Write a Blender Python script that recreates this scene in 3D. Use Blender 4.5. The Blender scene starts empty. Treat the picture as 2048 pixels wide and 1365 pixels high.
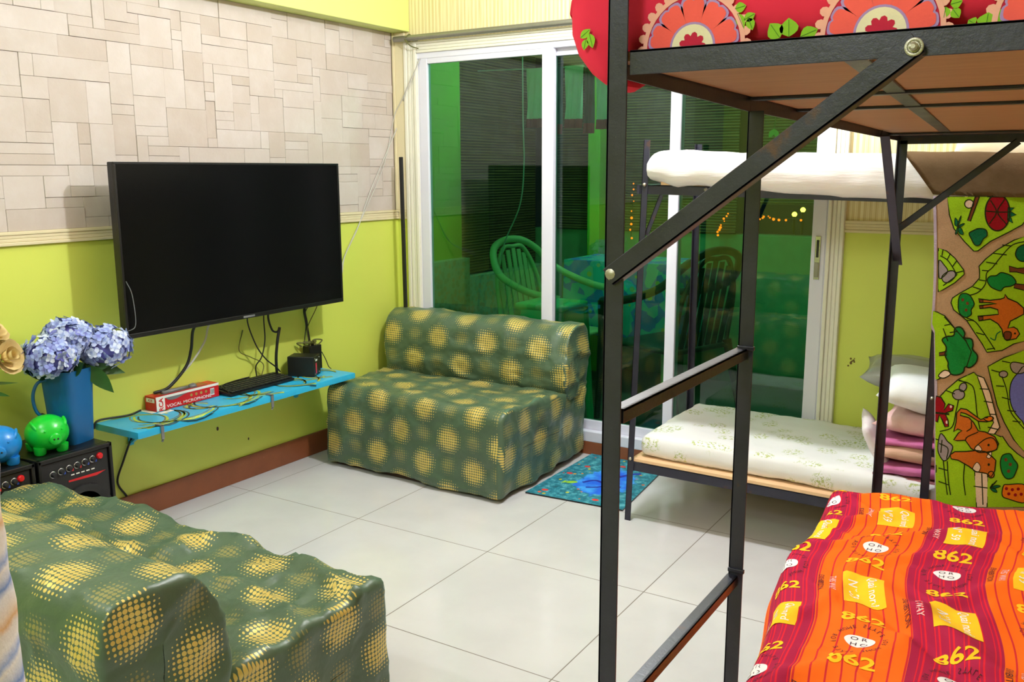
import bpy, bmesh, math, random
import numpy as np
from mathutils import Vector, Matrix, noise, geometry

random.seed(7)
SC = bpy.context.scene
COL = SC.collection
R = math.radians

# ------------------------------------------------------------------ camera
FPX = 1816.8
CAMLOC = Vector((3.019, -3.734, 1.325))
YAW, PIT, ROL = R(-31.9), R(10.555), R(-0.188)
FW = Vector((math.cos(PIT)*math.sin(YAW), math.cos(PIT)*math.cos(YAW), -math.sin(PIT)))
_r = Vector((math.cos(YAW), -math.sin(YAW), 0))
_u = _r.cross(FW)
CR = _r*math.cos(ROL) + _u*math.sin(ROL)
CU = _u*math.cos(ROL) - _r*math.sin(ROL)
cd = bpy.data.cameras.new('camera')
cam = bpy.data.objects.new('camera', cd)
COL.objects.link(cam)
cd.sensor_fit = 'HORIZONTAL'
cd.sensor_width = 36.0
cd.lens = 36.0*FPX/2048.0
cd.clip_start = 0.02
m = Matrix((CR, CU, -FW)).transposed().to_4x4()
m.translation = CAMLOC
cam.matrix_world = m
SC.camera = cam

def at(px, py, ax, val):
    """point of the plane {axis ax = val} measured at a spot of the photograph"""
    d = FW + CR*((px-1024)/FPX) - CU*((py-682.5)/FPX)
    t = (val-CAMLOC[ax])/d[ax]
    return CAMLOC + d*t

# ------------------------------------------------------------------ materials
def lin(c):
    def f(v):
        v /= 255.0
        return v/12.92 if v <= 0.04045 else ((v+0.055)/1.055)**2.4
    return (f(c[0]), f(c[1]), f(c[2]), 1.0)

class N:
    def __init__(s, name):
        s.m = bpy.data.materials.new(name)
        s.m.use_nodes = True
        s.t = s.m.node_tree
        s.t.nodes.clear()
        s.out = s.t.nodes.new('ShaderNodeOutputMaterial')
    def n(s, kind, **kw):
        nd = s.t.nodes.new('ShaderNode'+kind)
        for k, v in kw.items():
            setattr(nd, k, v)
        return nd
    def l(s, a, b):
        s.t.links.new(a, b)
    def put(s, sock, v):
        if hasattr(v, 'is_output') or isinstance(v, bpy.types.NodeSocket):
            s.l(v, sock)
        else:
            sock.default_value = v
    def math(s, op, a, b=None, c=None):
        nd = s.n('Math', operation=op)
        s.put(nd.inputs[0], a)
        if b is not None: s.put(nd.inputs[1], b)
        if c is not None: s.put(nd.inputs[2], c)
        return nd.outputs[0]
    def mix(s, f, a, b, blend='MIX'):
        nd = s.n('Mix', data_type='RGBA', blend_type=blend)
        s.put(nd.inputs[0], f); s.put(nd.inputs[6], a); s.put(nd.inputs[7], b)
        return nd.outputs[2]
    def smooth(s, v, lo, hi, a=0.0, b=1.0):
        nd = s.n('MapRange', interpolation_type='SMOOTHSTEP')
        s.put(nd.inputs[0], v); s.put(nd.inputs[1], lo); s.put(nd.inputs[2], hi)
        nd.inputs[3].default_value = a; nd.inputs[4].default_value = b
        return nd.outputs[0]
    def noise(s, scale, vec=None, detail=4, rough=0.55):
        nd = s.n('TexNoise')
        nd.inputs['Scale'].default_value = scale
        nd.inputs['Detail'].default_value = detail
        nd.inputs['Roughness'].default_value = rough
        if vec is not None: s.l(vec, nd.inputs['Vector'])
        return nd.outputs['Fac']
    def pos(s):
        if not hasattr(s, '_pos'): s._pos = s.n('NewGeometry').outputs['Position']
        return s._pos
    def obj(s):
        return s.n('TexCoord').outputs['Object']
    def uv(s):
        return s.n('TexCoord').outputs['UV']
    def sep(s, v):
        nd = s.n('SeparateXYZ'); s.l(v, nd.inputs[0]); return nd.outputs
    def scl(s, v, k):
        nd = s.n('VectorMath', operation='MULTIPLY'); s.l(v, nd.inputs[0]); nd.inputs[1].default_value = k
        return nd.outputs[0]
    def bsdf(s, color, rough=0.5, metal=0.0, bump=None, bstr=0.2, bdist=0.002, **kw):
        p = s.n('BsdfPrincipled')
        s.put(p.inputs['Base Color'], color)
        s.put(p.inputs['Roughness'], rough)
        s.put(p.inputs['Metallic'], metal)
        for k, v in kw.items():
            s.put(p.inputs[k.replace('_', ' ')], v)
        if bump is not None:
            b = s.n('Bump'); b.inputs['Strength'].default_value = bstr; b.inputs['Distance'].default_value = bdist
            s.l(bump, b.inputs['Height']); s.l(b.outputs[0], p.inputs['Normal'])
        s.l(p.outputs[0], s.out.inputs[0])
        return p

def plain(name, c, rough=0.5, metal=0.0, var=0.12, scale=18, bstr=0.15, bscale=None, **kw):
    k = N(name)
    a = lin(c); b = tuple(x*(1-var) for x in a[:3])+(1,)
    v = k.obj()
    col = k.mix(k.noise(scale, v), b, a)
    k.bsdf(col, rough, metal, bump=k.noise(bscale or scale*6, v), bstr=bstr, **kw)
    return k.m

def emit(name, c, s):
    k = N(name); e = k.n('Emission'); e.inputs[0].default_value = lin(c); e.inputs[1].default_value = s
    k.l(e.outputs[0], k.out.inputs[0]); return k.m

M = {}
M['lime'] = plain('lime_wall_paint', (214, 226, 98), 0.45, var=0.08, scale=2.2, bscale=260, bstr=0.05)
M['lime_pale'] = plain('pale_lime_beam_paint', (218, 232, 132), 0.45, var=0.05, scale=2)
M['lime_dark'] = plain('green_balcony_paint', (150, 214, 60), 0.6, var=0.2, scale=2)
M['white'] = plain('white_ceiling_paint', (236, 234, 226), 0.7, var=0.03, scale=3)
M['casing'] = plain('cream_white_plastic_casing', (233, 230, 214), 0.35, var=0.05, scale=6)
M['upvc'] = plain('white_lavender_door_frame', (222, 222, 236), 0.3, var=0.05, scale=9)
M['rail'] = plain('cream_chair_rail', (226, 214, 176), 0.4, var=0.08, scale=10)
M['steel'] = plain('galvanised_pipe', (150, 148, 138), 0.4, 0.7, var=0.2, scale=30)
M['chrome'] = plain('chrome_plate', (190, 190, 192), 0.25, 0.9, var=0.1, scale=40)
M['bolt'] = plain('steel_bolt', (175, 170, 155), 0.4, 0.8, var=0.35, scale=120)
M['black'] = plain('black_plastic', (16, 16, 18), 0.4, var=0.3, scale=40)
M['dark'] = plain('charcoal_plastic', (30, 30, 33), 0.5, var=0.3, scale=40)
M['grey'] = plain('grey_plastic', (120, 122, 124), 0.4, var=0.2, scale=40)
M['cable_black'] = plain('black_cable_rubber', (20, 20, 20), 0.5)
M['cable_white'] = plain('white_cable', (196, 194, 186), 0.5)
M['cable_olive'] = plain('olive_cable', (96, 96, 40), 0.5)
M['red'] = plain('red_print', (206, 24, 30), 0.35, var=0.06)
M['print_white'] = plain('white_print', (240, 238, 232), 0.45, var=0.03)
M['print_black'] = plain('black_print', (20, 20, 22), 0.6, var=0.2)
M['knob_blue'] = plain('blue_knob', (40, 80, 190), 0.4)
M['pink_led'] = plain('pink_red_strip', (226, 46, 84), 0.4)
M['pig_green'] = plain('glossy_green_plastic', (22, 196, 52), 0.28, var=0.05)
M['pig_blue'] = plain('glossy_blue_plastic', (30, 132, 214), 0.28, var=0.05)
M['jug'] = plain('teal_blue_plastic', (8, 96, 158), 0.4, var=0.08)
M['leaf'] = plain('green_leaf', (36, 92, 30), 0.5, var=0.45, scale=25)
M['leaf_light'] = plain('light_green_leaf', (110, 150, 60), 0.5, var=0.3, scale=25)
M['rose'] = plain('cream_rose', (240, 214, 150), 0.6, var=0.2, scale=20)
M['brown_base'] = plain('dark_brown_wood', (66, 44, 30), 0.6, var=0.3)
M['plastic_green'] = plain('pale_green_plastic', (176, 214, 150), 0.4, var=0.06)
M['plastic_mint'] = plain('mint_green_plastic', (60, 226, 150), 0.35, var=0.05)
M['plastic_dark'] = plain('dark_green_plastic', (38, 66, 50), 0.4, var=0.1)
M['towel_white'] = plain('white_towel', (226, 236, 222), 0.9, var=0.1, scale=40)
M['towel_red'] = plain('red_towel_hem', (190, 40, 30), 0.9, var=0.1, scale=40)
M['towel_green'] = plain('dark_green_towel', (40, 84, 70), 0.9, var=0.2, scale=40)
M['parapet'] = plain('balcony_parapet_tile', (120, 170, 120), 0.5, var=0.35, scale=14)
M['bal_floor'] = plain('balcony_floor_tile', (96, 110, 92), 0.5, var=0.2, scale=5)
M['dark_blue'] = plain('dark_blue_trousers', (22, 34, 48), 0.9)
M['cellophane'] = plain('grey_plastic_wrap', (168, 172, 168), 0.25, var=0.1, scale=20)
M['stain'] = plain('brown_stain', (120, 96, 40), 0.7, var=0.4, scale=200)
M['gold'] = plain('gold_knob', (200, 170, 90), 0.4, 0.5)
M['bulb_orange'] = emit('orange_street_light', (255, 140, 40), 40)
M['bulb_dim'] = emit('orange_glow', (255, 66, 8), 11)

def mk_glass():
    k = N('green_tinted_door_glass')
    t = k.n('BsdfTransparent'); t.inputs[0].default_value = (0.13, 0.60, 0.37, 1)
    g = k.n('BsdfGlossy'); g.inputs['Roughness'].default_value = 0.012; g.inputs[0].default_value = (0.80, 0.95, 0.92, 1)
    f = k.n('Fresnel'); f.inputs[0].default_value = 1.62
    fac = k.math('MULTIPLY', f.outputs[0], 1.25)
    mx = k.n('MixShader'); k.l(fac, mx.inputs[0]); k.l(t.outputs[0], mx.inputs[1]); k.l(g.outputs[0], mx.inputs[2])
    k.l(mx.outputs[0], k.out.inputs[0])
    return k.m
M['glass'] = mk_glass()

def mk_clear():
    k = N('clear_plastic_window')
    t = k.n('BsdfTransparent'); t.inputs[0].default_value = (0.9, 0.9, 0.9, 1)
    g = k.n('BsdfGlossy'); g.inputs['Roughness'].default_value = 0.15
    mx = k.n('MixShader'); mx.inputs[0].default_value = 0.22
    k.l(t.outputs[0], mx.inputs[1]); k.l(g.outputs[0], mx.inputs[2]); k.l(mx.outputs[0], k.out.inputs[0])
    return k.m
M['clear'] = mk_clear()

def mk_screen():
    k = N('black_tv_screen')
    k.bsdf(k.mix(k.noise(3, k.obj()), (0.0025, 0.0025, 0.003, 1), (0.0035, 0.0035, 0.004, 1)), 0.22, 0, Specular_IOR_Level=0.18)
    return k.m
M['screen'] = mk_screen()

def mk_floor():
    k = N('cream_polished_floor_tile')
    p = k.sep(k.pos())
    T = 0.6
    def edge(c, off):
        a = k.math('DIVIDE', k.math('SUBTRACT', c, off), T)
        fr = k.math('FRACT', a)
        return k.math('ABSOLUTE', k.math('SUBTRACT', fr, 0.5))
    e = k.math('MAXIMUM', edge(p[0], 0.741), edge(p[1], -1.209))
    grout = k.smooth(e, 0.4966, 0.4978)
    n1 = k.noise(3.0, k.pos(), 6)
    base = k.mix(k.smooth(n1, 0.3, 0.7), lin((200, 199, 200)), lin((209, 208, 209)))
    col = k.mix(grout, base, lin((120, 110, 102)))
    k.bsdf(col, k.math('ADD', k.math('MULTIPLY', grout, 0.5), 0.13), 0, bump=k.math('SUBTRACT', 1.0, grout), bstr=0.3, bdist=0.001, Specular_IOR_Level=0.45)
    return k.m
M['floor'] = mk_floor()

def mk_stone():
    k = N('beige_stone_cladding')
    at_ = k.n('Attribute', attribute_name='tile_tone'); tone = at_.outputs['Fac']
    n1 = k.noise(9, k.pos(), 6, 0.6)
    n2 = k.noise(60, k.pos(), 5, 0.6)
    a = k.mix(tone, lin((182, 168, 156)), lin((199, 189, 182)))
    col = k.mix(k.smooth(n1, 0.35, 0.75), a, k.mix(tone, lin((190, 178, 168)), lin((206, 198, 194))))
    col = k.mix(k.math('MULTIPLY', n2, 0.15), col, lin((190, 176, 162)))
    k.bsdf(col, 0.55, 0, bump=k.math('ADD', n2, n1), bstr=0.25, bdist=0.003)
    return k.m
M['stone'] = mk_stone()
M['grout'] = plain('stone_joint', (186, 170, 152), 0.8, var=0.2)

def mk_panel():
    k = N('cream_ribbed_plastic_panel')
    p = k.sep(k.pos())
    x = p[0]
    f1 = k.math('SINE', k.math('MULTIPLY', x, 2*math.pi/0.021))
    f2 = k.math('SINE', k.math('MULTIPLY', x, 2*math.pi/0.0072))
    fr = k.math('FRACT', k.math('DIVIDE', x, 0.2))
    joint = k.smooth(k.math('ABSOLUTE', k.math('SUBTRACT', fr, 0.5)), 0.49, 0.498)
    s = k.scl(k.pos(), (60, 60, 1.5))
    n1 = k.noise(2, s, 4)
    t = k.math('ADD', k.math('MULTIPLY', f1, 0.12), k.math('ADD', k.math('MULTIPLY', f2, 0.1), n1))
    col = k.mix(k.smooth(t, 0.2, 0.8), lin((206, 186, 128)), lin((238, 228, 188)))
    col = k.mix(k.math('MULTIPLY', joint, 0.6), col, lin((170, 150, 100)))
    k.bsdf(col, 0.4, 0, bump=t, bstr=0.2, bdist=0.002)
    return k.m
M['panel'] = mk_panel()

def mk_baseboard():
    k = N('worn_brown_baseboard')
    n1 = k.noise(7, k.pos(), 6, 0.65)
    n2 = k.noise(40, k.pos(), 5, 0.7)
    col = k.mix(n1, lin((112, 62, 36)), lin((150, 88, 54)))
    col = k.mix(k.smooth(n2, 0.68, 0.78), col, lin((200, 180, 150)))
    k.bsdf(col, 0.45, 0, bump=n2, bstr=0.2)
    return k.m
M['baseboard'] = mk_baseboard()

def mk_iron():
    k = N('black_painted_angle_iron')
    n1 = k.noise(14, k.obj(), 6, 0.65)
    n2 = k.noise(130, k.obj(), 4, 0.7)
    col = k.mix(n1, lin((26, 25, 36)), lin((56, 55, 74)))
    col = k.mix(k.smooth(n1, 0.62, 0.72), col, lin((78, 52, 44)))
    col = k.mix(k.smooth(n2, 0.70, 0.78), col, lin((120, 116, 120)))
    k.bsdf(col, k.math('ADD', k.math('MULTIPLY', n1, 0.25), 0.22), 0.25, bump=n2, bstr=0.35, bdist=0.001)
    return k.m
M['iron'] = mk_iron()

def mk_ply(name, c1, c2):
    k = N(name)
    s = k.scl(k.obj(), (3, 30, 30))
    n1 = k.noise(2, s, 6, 0.6)
    k.bsdf(k.mix(n1, lin(c1), lin(c2)), 0.6, 0, bump=n1, bstr=0.1)
    return k.m
M['ply'] = mk_ply('peach_plywood', (214, 168, 124), (238, 202, 160))
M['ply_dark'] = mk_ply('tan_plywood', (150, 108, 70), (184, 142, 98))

def mk_sofa():
    k = N('sage_satin_with_gold_dots')
    u, v, _ = k.sep(k.uv())
    p = 0.0108
    uc = k.math('MULTIPLY', k.math('ADD', k.math('FLOOR', k.math('DIVIDE', u, p)), 0.5), p)
    vc = k.math('MULTIPLY', k.math('ADD', k.math('FLOOR', k.math('DIVIDE', v, p)), 0.5), p)
    du = k.math('SUBTRACT', u, uc); dv = k.math('SUBTRACT', v, vc)
    d = k.math('SQRT', k.math('ADD', k.math('MULTIPLY', du, du), k.math('MULTIPLY', dv, dv)))
    S, S2 = 0.262, 0.236
    def lat(ou, ov):
        a = k.math('MULTIPLY', k.math('SUBTRACT', k.math('FRACT', k.math('ADD', k.math('DIVIDE', uc, S), ou)), 0.5), S)
        b = k.math('MULTIPLY', k.math('SUBTRACT', k.math('FRACT', k.math('ADD', k.math('DIVIDE', vc, S2), ov)), 0.5), S2)
        return k.math('SQRT', k.math('ADD', k.math('MULTIPLY', a, a), k.math('MULTIPLY', b, b)))
    big = k.math('MINIMUM', lat(0, 0), lat(0.5, 0.5))
    small = k.math('MINIMUM', lat(0.5, 0.03), lat(0.0, 0.53))
    rb = k.smooth(big, 0.028, 0.069, 0.0050, 0.0016)
    rb = k.math('MULTIPLY', rb, k.math('LESS_THAN', big, 0.067))
    rs = k.smooth(small, 0.014, 0.047, 0.0047, 0.0012)
    rs = k.math('MULTIPLY', rs, k.math('LESS_THAN', small, 0.045))
    mb = k.smooth(k.math('SUBTRACT', rb, d), -0.0003, 0.0003)
    ms = k.smooth(k.math('SUBTRACT', rs, d), -0.0003, 0.0003)
    n1 = k.noise(5, k.obj(), 4)
    base = k.mix(n1, lin((60, 79, 58)), lin((84, 107, 84)))
    col = k.mix(k.math('MULTIPLY', ms, 0.55), base, lin((166, 150, 76)))
    col = k.mix(mb, col, k.mix(k.noise(14, k.obj()), lin((196, 162, 66)), lin((234, 214, 126))))
    n3 = k.noise(30, k.obj(), 3)
    sx_ = k.scl(k.obj(), (1.0, 0.7, 1.3))
    n4 = k.noise(9, sx_, 2, 0.5)
    k.bsdf(col, 0.40, k.math('MULTIPLY', mb, 0.3), bump=k.math('ADD', k.math('MULTIPLY', n4, 2.2), k.math('MULTIPLY', n3, 0.3)), bstr=0.4, bdist=0.02, Sheen_Weight=0.22, Sheen_Roughness=0.35, Sheen_Tint=lin((150, 200, 176)), Specular_IOR_Level=0.55)
    return k.m
M['sofa'] = mk_sofa()

def mk_stripes():
    """printed cotton: broad crimson and orange bands with thin pinstripes"""
    k = N('orange_crimson_striped_cotton')
    u, v, _ = k.sep(k.uv())
    P_ = 0.355
    f = k.math('FRACT', k.math('DIVIDE', k.math('SUBTRACT', u, 0.195), P_))
    isor = k.math('LESS_THAN', f, 0.54)
    fine = k.math('FRACT', k.math('DIVIDE', u, 0.0265))
    fine2 = k.math('FRACT', k.math('DIVIDE', k.math('ADD', u, 0.008), 0.0265))
    th = k.smooth(k.math('ABSOLUTE', k.math('SUBTRACT', fine, 0.5)), 0.06, 0.075, 1, 0)
    th2 = k.smooth(k.math('ABSOLUTE', k.math('SUBTRACT', fine2, 0.5)), 0.035, 0.05, 1, 0)
    crim = k.mix(k.math('MAXIMUM', th, th2), lin((168, 22, 66)), lin((222, 26, 48)))
    oran = k.mix(th, lin((252, 106, 10)), lin((206, 36, 44)))
    col = k.mix(isor, crim, oran)
    col = k.mix(k.math('MULTIPLY', k.noise(500, k.uv(), 2), 0.12), col, lin((120, 40, 30)))
    k.bsdf(col, 0.85, 0, bump=k.noise(240, k.obj(), 2), bstr=0.1, Specular_IOR_Level=0.2)
    return k.m
M['stripes'] = mk_stripes()
def fab(name, c, rough=0.9, **kw):
    return plain(name, c, rough, var=0.1, scale=60, bscale=300, **kw)
M['yellow'] = fab('yellow_print', (254, 196, 6))
M['cloth_white'] = fab('white_cloth_print', (244, 238, 240))
M['cloth_ink'] = fab('dark_purple_ink', (70, 22, 40))
M['cloth_pink'] = fab('pale_pink_ink', (244, 190, 190))

def mk_floral():
    k = N('white_cotton_with_pale_green_sprigs')
    v = k.uv()
    vo = k.n('TexVoronoi'); vo.inputs['Scale'].default_value = 10.5; k.l(v, vo.inputs['Vector'])
    d = vo.outputs['Distance']
    n1 = k.noise(90, v, 3, 0.7)
    n2 = k.noise(20, v, 3, 0.7)
    mask = k.math('MULTIPLY', k.smooth(d, 0.30, 0.46, 1, 0), k.smooth(n1, 0.50, 0.57))
    sprig = k.mix(n2, lin((128, 160, 96)), lin((196, 196, 96)))
    base = k.mix(k.noise(4, v), lin((222, 221, 222)), lin((236, 235, 236)))
    col = k.mix(k.math('MULTIPLY', mask, 0.9), base, sprig)
    k.bsdf(col, 0.85, 0, bump=k.noise(14, k.obj(), 4), bstr=0.25, bdist=0.01)
    return k.m
M['floral'] = mk_floral()

def mk_sheet(name, c1, c2, sc=(1.5, 12, 12), bs=0.35):
    k = N(name)
    s = k.scl(k.obj(), sc)
    n1 = k.noise(2, s, 5, 0.6)
    k.bsdf(k.mix(n1, lin(c1), lin(c2)), 0.9, 0, bump=n1, bstr=bs, bdist=0.01, Specular_IOR_Level=0.2)
    return k.m
M['white_sheet'] = mk_sheet('white_rumpled_sheet', (218, 216, 214), (240, 238, 236))
M['brown_sheet'] = mk_sheet('taupe_brown_blanket', (126, 102, 72), (150, 126, 94), (14, 14, 14), 0.2)
M['red_sheet'] = mk_sheet('red_cotton_print', (214, 34, 62), (230, 56, 84), (3, 3, 3), 0.2)
M['lace'] = fab('pink_lace_print', (246, 176, 160))
M['petal'] = fab('coral_petal_print', (250, 96, 88))
M['petal_edge'] = fab('lavender_outline_print', (176, 140, 200))
M['cream'] = fab('cream_print', (240, 226, 196))
M['leafprint'] = fab('leaf_green_print', (138, 190, 40))
M['leafvein'] = fab('leaf_vein_print', (70, 120, 30))
M['magenta'] = fab('crimson_print', (200, 30, 66))
M['pillow_white'] = mk_sheet('white_blue_pillowcase', (222, 228, 234), (250, 252, 252), (5, 5, 5))
M['pillow_pink'] = mk_sheet('pink_pillowcase', (214, 150, 160), (240, 214, 206), (9, 9, 9))
M['pillow_tan'] = mk_sheet('peach_tan_pillowcase', (206, 158, 138), (222, 182, 160), (5, 5, 5))
M['purple_sheet'] = mk_sheet('purple_pink_sheet', (170, 70, 128), (214, 130, 176), (9, 9, 30))
M['maroon_sheet'] = mk_sheet('maroon_floral_sheet', (120, 52, 70), (176, 120, 120), (18, 18, 40))
M['pillow_pale'] = mk_sheet('pale_lilac_pillowcase', (218, 196, 206), (242, 236, 236), (12, 12, 12))
M['pillow_yellow'] = mk_sheet('white_yellow_pillowcase', (240, 226, 170), (252, 246, 230), (4, 4, 4))
M['pillow_rose'] = mk_sheet('rose_striped_pillowcase', (190, 90, 110), (240, 200, 200), (60, 5, 60))

def mk_roll():
    k = N('striped_terry_cloth')
    z = k.sep(k.pos())[2]
    n1 = k.noise(25, k.pos(), 3)
    t = k.math('ADD', k.math('DIVIDE', z, 0.115), k.math('MULTIPLY', n1, 0.25))
    f = k.math('FRACT', t)
    cr = k.n('ValToRGB'); cr.color_ramp.interpolation = 'LINEAR'
    els = [(0, (226, 224, 222)), (0.16, (222, 214, 206)), (0.24, (214, 170, 120)), (0.34, (226, 210, 190)), (0.5, (226, 226, 230)), (0.6, (110, 140, 200)), (0.7, (200, 206, 220)), (0.8, (228, 226, 224)), (0.88, (150, 170, 214)), (1, (226, 224, 222))]
    e = cr.color_ramp.elements
    e[0].position = 0; e[0].color = lin(els[0][1]); e[1].position = 1; e[1].color = lin(els[-1][1])
    for p_, c in els[1:-1]:
        q = e.new(p_); q.color = lin(c)
    k.l(f, cr.inputs[0])
    k.bsdf(cr.outputs[0], 0.95, 0, bump=k.noise(160, k.pos(), 3), bstr=0.5)
    return k.m
M['roll'] = mk_roll()

def mk_shelf():
    k = N('turquoise_wrapped_board')
    k.bsdf(k.mix(k.noise(6, k.pos()), lin((30, 160, 214)), lin((58, 190, 232))), 0.35, 0, bump=k.noise(50, k.pos()), bstr=0.08)
    return k.m
M['shelf'] = mk_shelf()
M['sw_olive'] = plain('lime_swirl_print', (180, 200, 70), 0.4)
M['sw_dark'] = plain('dark_teal_swirl_print', (14, 66, 78), 0.4)
M['sw_brown'] = plain('brown_swirl_print', (130, 130, 100), 0.4)

def mk_doormat():
    k = N('reef_print_doormat')
    v = k.uv()
    vo = k.n('TexVoronoi'); vo.inputs['Scale'].default_value = 38; k.l(v, vo.inputs['Vector'])
    n1 = k.noise(30, v, 5, 0.7)
    cr = k.n('ValToRGB'); e = cr.color_ramp.elements
    e[0].position = 0.25; e[0].color = lin((8, 50, 66)); e[1].position = 0.75; e[1].color = lin((120, 196, 206))
    q = e.new(0.5); q.color = lin((24, 120, 140))
    k.l(n1, cr.inputs[0])
    hue = k.sep(vo.outputs['Color'])[0]
    spot = k.math('MULTIPLY', k.math('GREATER_THAN', hue, 0.86), k.math('LESS_THAN', vo.outputs['Distance'], 0.32))
    spc = k.mix(k.sep(vo.outputs['Color'])[1], lin((206, 60, 50)), lin((190, 190, 40)))
    col = k.mix(spot, cr.outputs[0], spc)
    u, w, _ = k.sep(v)
    a = k.math('DIVIDE', k.math('SUBTRACT', u, 0.25), 0.14); b = k.math('DIVIDE', k.math('SUBTRACT', w, 0.28), 0.20)
    r = k.math('SQRT', k.math('ADD', k.math('MULTIPLY', a, a), k.math('MULTIPLY', b, b)))
    r = k.math('ADD', r, k.math('MULTIPLY', k.math('SUBTRACT', k.noise(18, v, 3), 0.5), 0.8))
    water = k.mix(k.smooth(k.noise(10, v), 0.4, 0.7), lin((16, 92, 222)), lin((60, 160, 240)))
    col = k.mix(k.smooth(r, 0.8, 0.95, 1, 0), col, water)
    k.bsdf(col, 0.7, 0, bump=k.noise(200, v), bstr=0.2)
    return k.m
M['doormat'] = mk_doormat()
M['fish_blue'] = fab('deep_blue_print', (24, 40, 160))
M['fish_green'] = fab('lime_fish_print', (150, 206, 40))
M['coral'] = fab('coral_red_print', (206, 60, 54))

def mk_pile(name, c, var=0.25):
    k = N(name)
    n1 = k.noise(260, k.pos(), 3, 0.7)
    a = lin(c)
    k.bsdf(k.mix(n1, tuple(x*(1-var) for x in a[:3])+(1,), tuple(min(1, x*(1+var)) for x in a[:3])+(1,)), 0.95, 0, bump=n1, bstr=0.5, bdist=0.003, Specular_IOR_Level=0.1)
    return k.m
M['rug_path'] = mk_pile('tan_rug_pile', (222, 184, 146))
M['rug_green'] = mk_pile('lime_rug_pile', (148, 190, 30))
M['rug_line'] = mk_pile('dark_rug_outline', (34, 40, 16))
M['rug_tree'] = mk_pile('green_rug_tree', (26, 126, 54))
M['rug_dkgreen'] = mk_pile('dark_green_rug', (20, 96, 60))
M['rug_brown'] = mk_pile('brown_rug_animal', (190, 100, 32))
M['rug_dkbrown'] = mk_pile('dark_brown_rug', (112, 58, 34))
M['rug_red'] = mk_pile('dark_red_rug', (138, 18, 26))
M['rug_grey'] = mk_pile('grey_rug_rock', (148, 136, 138))
M['rug_blue'] = mk_pile('periwinkle_rug_pond', (106, 112, 200))
M['rug_pale'] = mk_pile('pale_rug', (226, 200, 180))
M['rug_orange'] = mk_pile('orange_rug', (214, 110, 20))
M['rug_edge'] = mk_pile('lilac_rug_binding', (176, 160, 176))

def mk_tablecloth():
    k = N('blue_green_floral_oilcloth')
    v = k.pos()
    vo = k.n('TexVoronoi'); vo.inputs['Scale'].default_value = 14; k.l(v, vo.inputs['Vector'])
    h = k.sep(vo.outputs['Color'])[0]
    c = k.mix(k.math('GREATER_THAN', h, 0.5), lin((70, 150, 250)), lin((80, 220, 220)))
    c = k.mix(k.math('LESS_THAN', vo.outputs['Distance'], 0.22), c, lin((210, 220, 120)))
    k.bsdf(c, 0.5)
    return k.m
M['tablecloth'] = mk_tablecloth()

def mk_bamboo():
    k = N('dark_bamboo_slats')
    z = k.sep(k.pos())[2]
    w = k.math('SINE', k.math('MULTIPLY', z, 2*math.pi/0.017))
    n1 = k.noise(3, k.scl(k.pos(), (1, 1, 30)), 4)
    t = k.math('ADD', k.math('MULTIPLY', w, 0.25), n1)
    col = k.mix(k.smooth(t, 0.25, 0.85), lin((40, 26, 16)), lin((130, 98, 58)))
    k.bsdf(col, 0.7, 0, bump=w, bstr=0.5, bdist=0.006)
    return k.m
M['bamboo'] = mk_bamboo()

def mk_pillar_tile():
    k = N('pebble_pattern_tile')
    vo = k.n('TexVoronoi'); vo.inputs['Scale'].default_value = 30; k.l(k.pos(), vo.inputs['Vector'])
    h = k.sep(vo.outputs['Color'])[0]
    col = k.mix(h, lin((150, 186, 150)), lin((206, 190, 140)))
    col = k.mix(k.smooth(vo.outputs['Distance'], 0.4, 0.6), col, lin((176, 206, 176)))
    k.bsdf(col, 0.5)
    return k.m
M['pebble'] = mk_pillar_tile()

def mk_hyd():
    k = N('blue_hydrangea_petals')
    at_ = k.n('Attribute', attribute_name='tone'); t = at_.outputs['Fac']
    cr = k.n('ValToRGB'); e = cr.color_ramp.elements
    e[0].position = 0; e[0].color = lin((104, 104, 188)); e[1].position = 1; e[1].color = lin((214, 224, 246))
    q = e.new(0.5); q.color = lin((152, 170, 226))
    k.l(t, cr.inputs[0])
    k.bsdf(cr.outputs[0], 0.7, 0)
    return k.m
M['hyd'] = mk_hyd()

# ------------------------------------------------------------------ object helpers
def origin_of(p):
    v = Vector((0, 0, 0))
    while p is not None:
        v += p.location; p = p.parent
    return v

def obj(name, bm, mats, parent=None, smooth=False, uvbox=False, autosmooth=None):
    if not isinstance(mats, (list, tuple)): mats = [mats]
    if parent is not None:
        o_ = origin_of(parent)
        if o_.length > 0: bmesh.ops.translate(bm, verts=bm.verts, vec=-o_)
    me = bpy.data.meshes.new(name)
    bm.normal_update()
    bm.to_mesh(me); bm.free()
    for mm in mats: me.materials.append(M[mm] if isinstance(mm, str) else mm)
    if smooth:
        for p in me.polygons: p.use_smooth = True
        if autosmooth:
            try: me.set_sharp_from_angle(angle=R(autosmooth))
            except Exception: pass
    o = bpy.data.objects.new(name, me)
    COL.objects.link(o)
    if parent is not None: o.parent = parent
    return o

def tag(o, label, cat, group=None, kind=None):
    if label: o['label'] = label
    if cat: o['category'] = cat
    if group: o['group'] = group
    if kind: o['kind'] = kind
    return o

def thing(name, label, cat, loc=(0, 0, 0), group=None):
    o = bpy.data.objects.new(name, None)
    o.empty_display_size = 0.1
    COL.objects.link(o); o.location = loc
    return tag(o, label, cat, group)

def struct(name, bm, mats, parent=None, **kw):
    o = obj(name, bm, mats, parent, **kw)
    if parent is None: o['kind'] = 'structure'
    return o

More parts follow.
